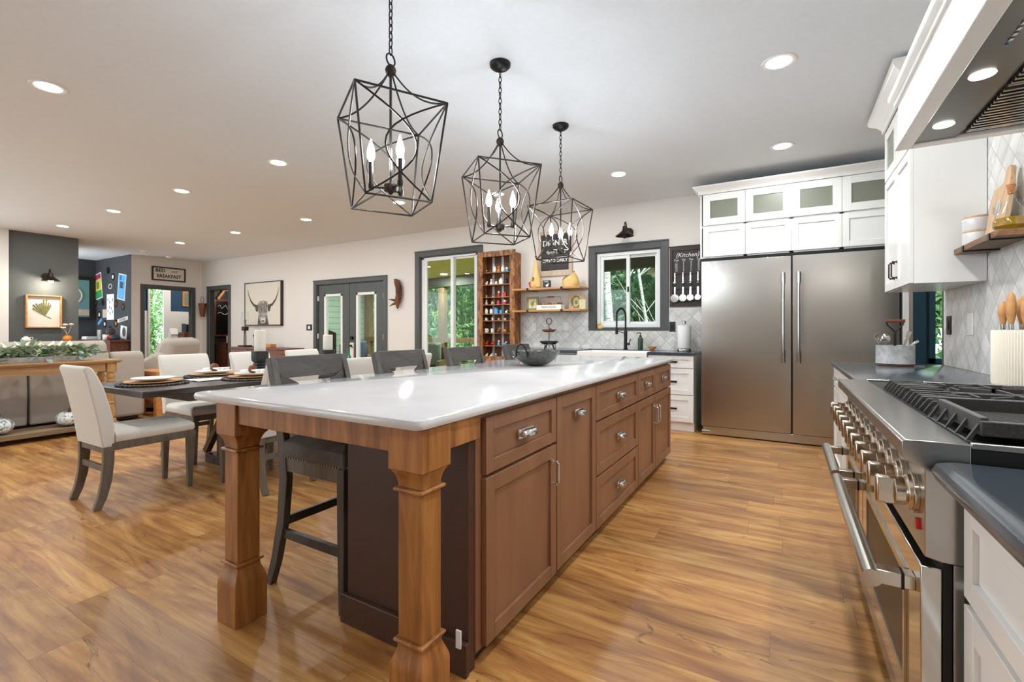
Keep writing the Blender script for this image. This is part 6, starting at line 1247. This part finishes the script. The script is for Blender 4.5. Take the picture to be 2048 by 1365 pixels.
def setting(x, y, who, full=True, rz=0):
    z = TZ+.0006
    t = T('placemat', 'dark round woven placemat under the plates, %s' % who, 'placemat', (x, y, z), 0, 'woven placemats')
    mb = MB()
    for k in range(9): mb.torus((x, y, z+.006), .025+k*.0235, .0062, 'z', 40, 6)
    P('coil', mb, M['cow2'], t)
    mb = MB()
    for k in range(48): a = 2*PI*k/48; mb.ball((x+.222*math.cos(a), y+.222*math.sin(a), z+.008), (.012, .012, .008), 8, 6)
    P('braided_rim', mb, M['cow2'], t)
    S('wood_charger', MB().lathe([(.001, z+.0135), (.15, z+.0135), (.185, z+.024), (.182, z+.030), (.15, z+.021), (.001, z+.0205)], (x, y), 40), M['shelfw'], 'round light wood charger plate, %s' % who, 'charger', 'wood chargers')
    S('plate', MB().lathe([(.001, z+.031), (.09, z+.031), (.14, z+.046), (.142, z+.051), (.10, z+.040), (.001, z+.038)], (x, y), 40), M['white'], 'white dinner plate, %s' % who, 'plate', 'white dinner plates')
    if full:
        t = T('napkin', 'white folded napkin in a wooden ring, %s' % who, 'napkin', (x, y, z+.05), rz, 'ringed napkins'); LOCAL.add(t.name)
        t.location = (x, y, z+.052); R = random.Random(int(x*100)+int(y*100))
        mb = MB()
        for k in range(7):
            a = -.5+k*.17; mb.loft([[(.02*math.cos(a)*0, 0, .02), (0, .01*k-.03, .026), (0, .01*k-.03, .018)], [(.10*math.cos(a), .12*math.sin(a), .012+.01*(k % 2)), (.10*math.cos(a)+.01, .12*math.sin(a)+.012, .03), (.10*math.cos(a), .12*math.sin(a)+.02, .008)]])
            mb.loft([[(0, .01*k-.03, .02), (0, .01*k-.025, .026), (0, .01*k-.02, .018)], [(-.11*math.cos(a*.8), .09*math.sin(a*.8), .004+.006*(k % 2)), (-.11*math.cos(a*.8), .09*math.sin(a*.8)+.014, .022), (-.11*math.cos(a*.8), .09*math.sin(a*.8)+.022, .004)]])
        P('cloth', mb, M['paper'], t, smooth=False)
        P('ring', MB().tube([(-.016, 0, .028), (.016, 0, .028)], .036, 22), M['brownc'], t, bevel=.006)
setting(-4.22, 1.73, 'at the near head of the table', False)
setting(-4.46, 2.30, 'on the sofa side nearest the camera', True, .3)
setting(-3.97, 2.36, 'on the island side nearest the camera', True, .3)
setting(-4.46, 2.98, 'on the sofa side in the middle', True, .3); setting(-3.97, 3.0, 'on the island side in the middle', True, .3)
rn = MB(); R = random.Random(3); rows_ = []
for i in range(26):
    y = 1.98+i*.07; rows_.append([(x+R.uniform(-.012, .012), y, TZ+.003+R.uniform(0, .006)) for x in (-4.33, -4.26, -4.2, -4.14, -4.07)])
vs_ = [p for r_ in rows_ for p in r_]; fs_ = [(i*5+j, i*5+j+1, (i+1)*5+j+1, (i+1)*5+j) for i in range(25) for j in range(4)]
rn.v = vs_; rn.f = fs_
o = S('table_runner', rn, M['paper'], 'white gauzy runner down the middle of the dining table', 'table runner'); md = o.modifiers.new('s', 'SOLIDIFY'); md.thickness = .002
for x, y, h_, lb in ((-4.19, 2.56, .19, 'ivory pillar candle on the nearer dark turned holder'), (-4.2, 3.31, .155, 'ivory pillar candle on the farther dark turned holder')):
    z = TZ+.008; H = .215 if y < 3 else .2
    S('candle_holder', MB().lathe([(.075, z), (.08, z+.012), (.06, z+.03), (.07, z+.045), (.055, z+.058), (.066, z+.07), (.052, z+.085), (.062, z+.097), (.05, z+.112), (.066, z+.125), (.072, z+.15), (.072, z+H), (.06, z+H)], (x, y), 28), M['fhdark'], 'dark turned wood candle holder under %s' % ('nearer candle' if y < 3 else 'farther candle'), 'candle holder', 'turned candle holders')
    t = T('pillar_candle', lb, 'candle', (x, y, z+H), 0, 'pillar candles'); P('wax', MB().lathe([(.046, z+H+.0005), (.048, z+H+.004), (.048, z+H+h_), (.044, z+H+h_+.004), (.02, z+H+h_)], (x, y), 28), M['candle'], t); P('wick', MB().cyl((x, y, z+H+h_), (x, y, z+H+h_+.015), .002, 6), M['black'], t)
S('glass_bottle', MB().lathe([(.03, TZ+.001), (.034, TZ+.02), (.034, TZ+.13), (.014, TZ+.17), (.014, TZ+.22)], (-4.02, 3.42), 20), M['glassC'] if False else mat('teal_glass', (70, 170, 140), .08, Transmission_Weight=.7), 'small teal glass bottle beside the farther candle', 'bottle')

# ================= LIVING =================
KX0, KX1, KY0, KY1, KZ = -7.20, -6.77, .20, 2.46, .83
kt = T('console_table', 'honey pine console table with turned legs behind the sofa', 'console table', (-7, 1.4, 0))
P('tabletop', MB().box(KX0, KX1, KY0, KY1, KZ-.022, KZ).box(KX0+.012, KX1-.012, KY0+.012, KY1-.012, KZ-.036, KZ-.022), M['consolew'], kt, bevel=.004)
P('apron', MB().box(KX1-.075, KX1-.055, KY0+.14, KY1-.14, KZ-.13, KZ-.037).box(KX0+.055, KX0+.075, KY0+.14, KY1-.14, KZ-.13, KZ-.037).box(KX0+.13, KX1-.13, KY1-.075, KY1-.055, KZ-.13, KZ-.037), M['consolew'], kt, bevel=.002)
for x in (KX0+.085, KX1-.085):
    for y in (KY0+.085, KY1-.085):
        P('leg', MB().sqlathe([(.045, KZ-.145), (.045, KZ-.037)], (x, y)).lathe([(.03, .14), (.042, .17), (.044, .24), (.03, .30), (.026, .31), (.036, .325), (.026, .34), (.032, .40), (.038, .50), (.036, .54), (.028, .56), (.042, .575), (.042, .585), (.028, .60), (.04, .62), (.042, .64), (.03, .665), (.036, .685)], (x, y), 20).sqlathe([(.042, .0), (.042, .14)], (x, y)), M['consolel'], kt, bevel=.002)
P('lower_shelf', B(KX0+.02, KX1-.01, KY0+.03, KY1-.03, .055, .105), M['shelfg'], kt, bevel=.004)
# pumpkins
def pumpkin(x, y, lb, s=1.0):
    z = .106; t = T('painted_pumpkin', lb, 'pumpkin', (x, y, z), 0, 'painted pumpkins on the console shelf'); rg_ = []
    for i in range(13):
        a = PI*i/12; k = max(math.sin(a), .02); rg_.append([(x+.12*s*k*(1+.07*abs(math.cos(4.5*2*PI*j/72)))*math.cos(2*PI*j/72), y+.12*s*k*(1+.07*abs(math.cos(4.5*2*PI*j/72)))*math.sin(2*PI*j/72), z+.088*s*(1-math.cos(a))-(.02*s if i > 10 else 0)) for j in range(72)])
    P('shell', MB().loft(rg_), M['pump'], t); P('stem', MB().tube([(x, y, z+.15*s), (x+.01, y, z+.19*s), (x+.03, y+.01, z+.215*s)], [.02, .014, .016], 8), M['brownc'], t)
M['pump'] = speck('toile_pattern', (236, 238, 236), (112, 140, 158), 26, .3, contrast=(.5, .56))
pumpkin(-6.93, 1.47, 'blue and white painted pumpkin at the left edge of the view'); pumpkin(-6.93, 2.03, 'blue and white painted pumpkin half hidden by the dining chair', .95)
# tray and garland
tg = T('garland_tray', 'long grey metal trough tray holding the garland on console', 'tray', (-6.98, 1.5, KZ)); P('trough', MB().loft([[(a, y, z) for a, z in ((-7.06+o*.5, KZ+.0008), (-6.90-o*.5, KZ+.0008), (-6.87-o, KZ+.06), (-7.09+o, KZ+.06))] for y, o in ((.65, .03), (.75, 0), (2.05, 0), (2.15, .03))]), M['galv'], tg)
ga = T('flower_garland', 'garland of eucalyptus and white flowers lying on grey tray', 'garland', (-6.98, 1.5, KZ+.06)); R = random.Random(11)
def leaves(n, mb_size, spread, yr, z0, z1):
    mb = MB()
    for i in range(n):
        y = R.uniform(*yr); c = Vector((-6.98+R.gauss(0, spread), y, R.uniform(z0, z1)))
        d = Vector((R.uniform(-1, 1), R.uniform(-1, 1), R.uniform(-.5, .8))).normalized(); s_ = d.cross(Vector((0, 0, 1))).normalized(); L_ = mb_size*R.uniform(.7, 1.4); wd = L_*.42; up = s_.cross(d)*L_*.12
        mb.raw([tuple(c), tuple(c+d*L_*.35+s_*wd*.5+up), tuple(c+d*L_*.75+s_*wd*.45+up*.8), tuple(c+d*L_), tuple(c+d*L_*.75-s_*wd*.45+up*.8), tuple(c+d*L_*.35-s_*wd*.5+up)], [(0, 1, 2, 3), (0, 3, 4, 5)])
    return mb
P('green_leaves', leaves(420, .085, .06, (.6, 2.2), KZ+.055, KZ+.15), M['leafG'], ga, smooth=False)
P('eucalyptus_leaves', leaves(240, .11, .075, (.6, 2.28), KZ+.03, KZ+.14), M['leafE'], ga, smooth=False)
for k, y in enumerate((.72, .85, .98, 1.1, 1.22, 1.33, 1.44, 1.55, 1.66, 1.76, 1.86, 1.95, 2.04)):
    mb = MB(); c = Vector((-6.94+.03*math.sin(k*2), y, KZ+.145+.02*math.cos(k*3)))
    for j in range(7):
        a = 2*PI*j/7+k; d = Vector((math.cos(a)*.7+.4, math.sin(a), .55)).normalized(); s_ = d.cross(Vector((0, 0, 1))).normalized()
        mb.raw([tuple(c), tuple(c+d*.04+s_*.034), tuple(c+d*.105), tuple(c+d*.04-s_*.034)], [(0, 1, 2, 3)])
    mb.ball(tuple(c), .012, 8, 6); P('flower', mb, M['petal'], ga, smooth=False)
# sofa (back towards the camera)
so_ = T('reclining_sofa', 'large greige reclining sofa seen from behind the console', 'sofa', (-7.9, 1.4, 0))
sx = -7.36
for k, (a, b_) in enumerate(((-.25, .42), (.44, 1.11), (1.13, 1.80), (1.82, 2.55))):
    P('back_panel', MB().prism([(sx-.12, .10), (sx, .10), (sx+.01, .5), (sx-.02, .86), (sx-.08, .93), (sx-.2, .93)], 'y', a, b_), M['sofa'], so_, bevel=.02)
    P('headrest', MB().prism([(sx-.10, .80), (sx-.03, .90), (sx-.05, 1.0), (sx-.12, 1.045), (sx-.24, 1.04), (sx-.34, .97), (sx-.36, .80)], 'y', a+.012, b_-.012), M['sofa'], so_, bevel=.035, bseg=3)
    P('seat_cushion', B(sx-.95, sx-.30, a+.01, b_-.01, .2, .52), M['sofa'], so_, bevel=.05)
P('arm', MB().prism([(sx-.95, .05), (sx-.02, .05), (sx, .5), (sx-.03, .86), (sx-.10, .905), (sx-.6, .80), (sx-.95, .68)], 'y', 2.57, 2.93), M['sofa'], so_, bevel=.05, bseg=3)
P('base', B(sx-.9, sx-.04, -.2, 2.86, .02, .12), M['black'], so_)
# recliner
rc = TL('recliner_chair', 'greige recliner armchair with a plump headrest past the sofa', 'armchair', 0)
P('seat', B(-.32, .32, -.35, .40, .15, .50), M['sofa'], rc, bevel=.06)
P('backrest', MB().prism([(-.32, .40), (-.16, .42), (-.24, .72), (-.36, 1.0), (-.46, 1.06), (-.56, 1.0), (-.52, .7), (-.42, .4)], 'x', -.33, .33), M['sofa'], rc, bevel=.06, bseg=3)
P('headrest', MB().prism([(-.24, .84), (-.30, .96), (-.40, 1.06), (-.48, 1.06), (-.42, .88), (-.33, .8)], 'x', -.30, .30), M['sofa'], rc, bevel=.05, bseg=3)
for s in (-1, 1): P('arm', MB().prism([(-.42, .05), (.42, .05), (.42, .60), (.30, .66), (-.1, .70), (-.38, .86), (-.50, .80)], 'y' if False else 'x', s*.36-.10, s*.36+.10), M['sofa'], rc, bevel=.06, bseg=3)
P('base', B(-.36, .36, -.4, .38, .0, .1), M['black'], rc)
rc.location = (-8.4, 3.42, 0); rc.rotation_euler = (0, 0, math.radians(120))
# log end table
et = T('side_table', 'chunky orange pine side table between sofa and recliner', 'side table', (-7.55, 3.2, 0))
P('top', B(-7.85, -7.25, 3.0, 3.45, .56, .62), M['oakw'], et, bevel=.008); P('shelf', B(-7.80, -7.30, 3.04, 3.41, .18, .22), M['oakw'], et, bevel=.006)
P('apron', MB().box(-7.32, -7.28, 3.08, 3.38, .46, .56).box(-7.76, -7.34, 3.03, 3.06, .46, .56), M['oakw'], et)
for x in (-7.80, -7.31):
    for y in (3.05, 3.40): P('leg', B(x-.04, x+.04, y-.04, y+.04, 0, .56), M['oakw'], et, bevel=.006)
SC.render.film_transparent = False
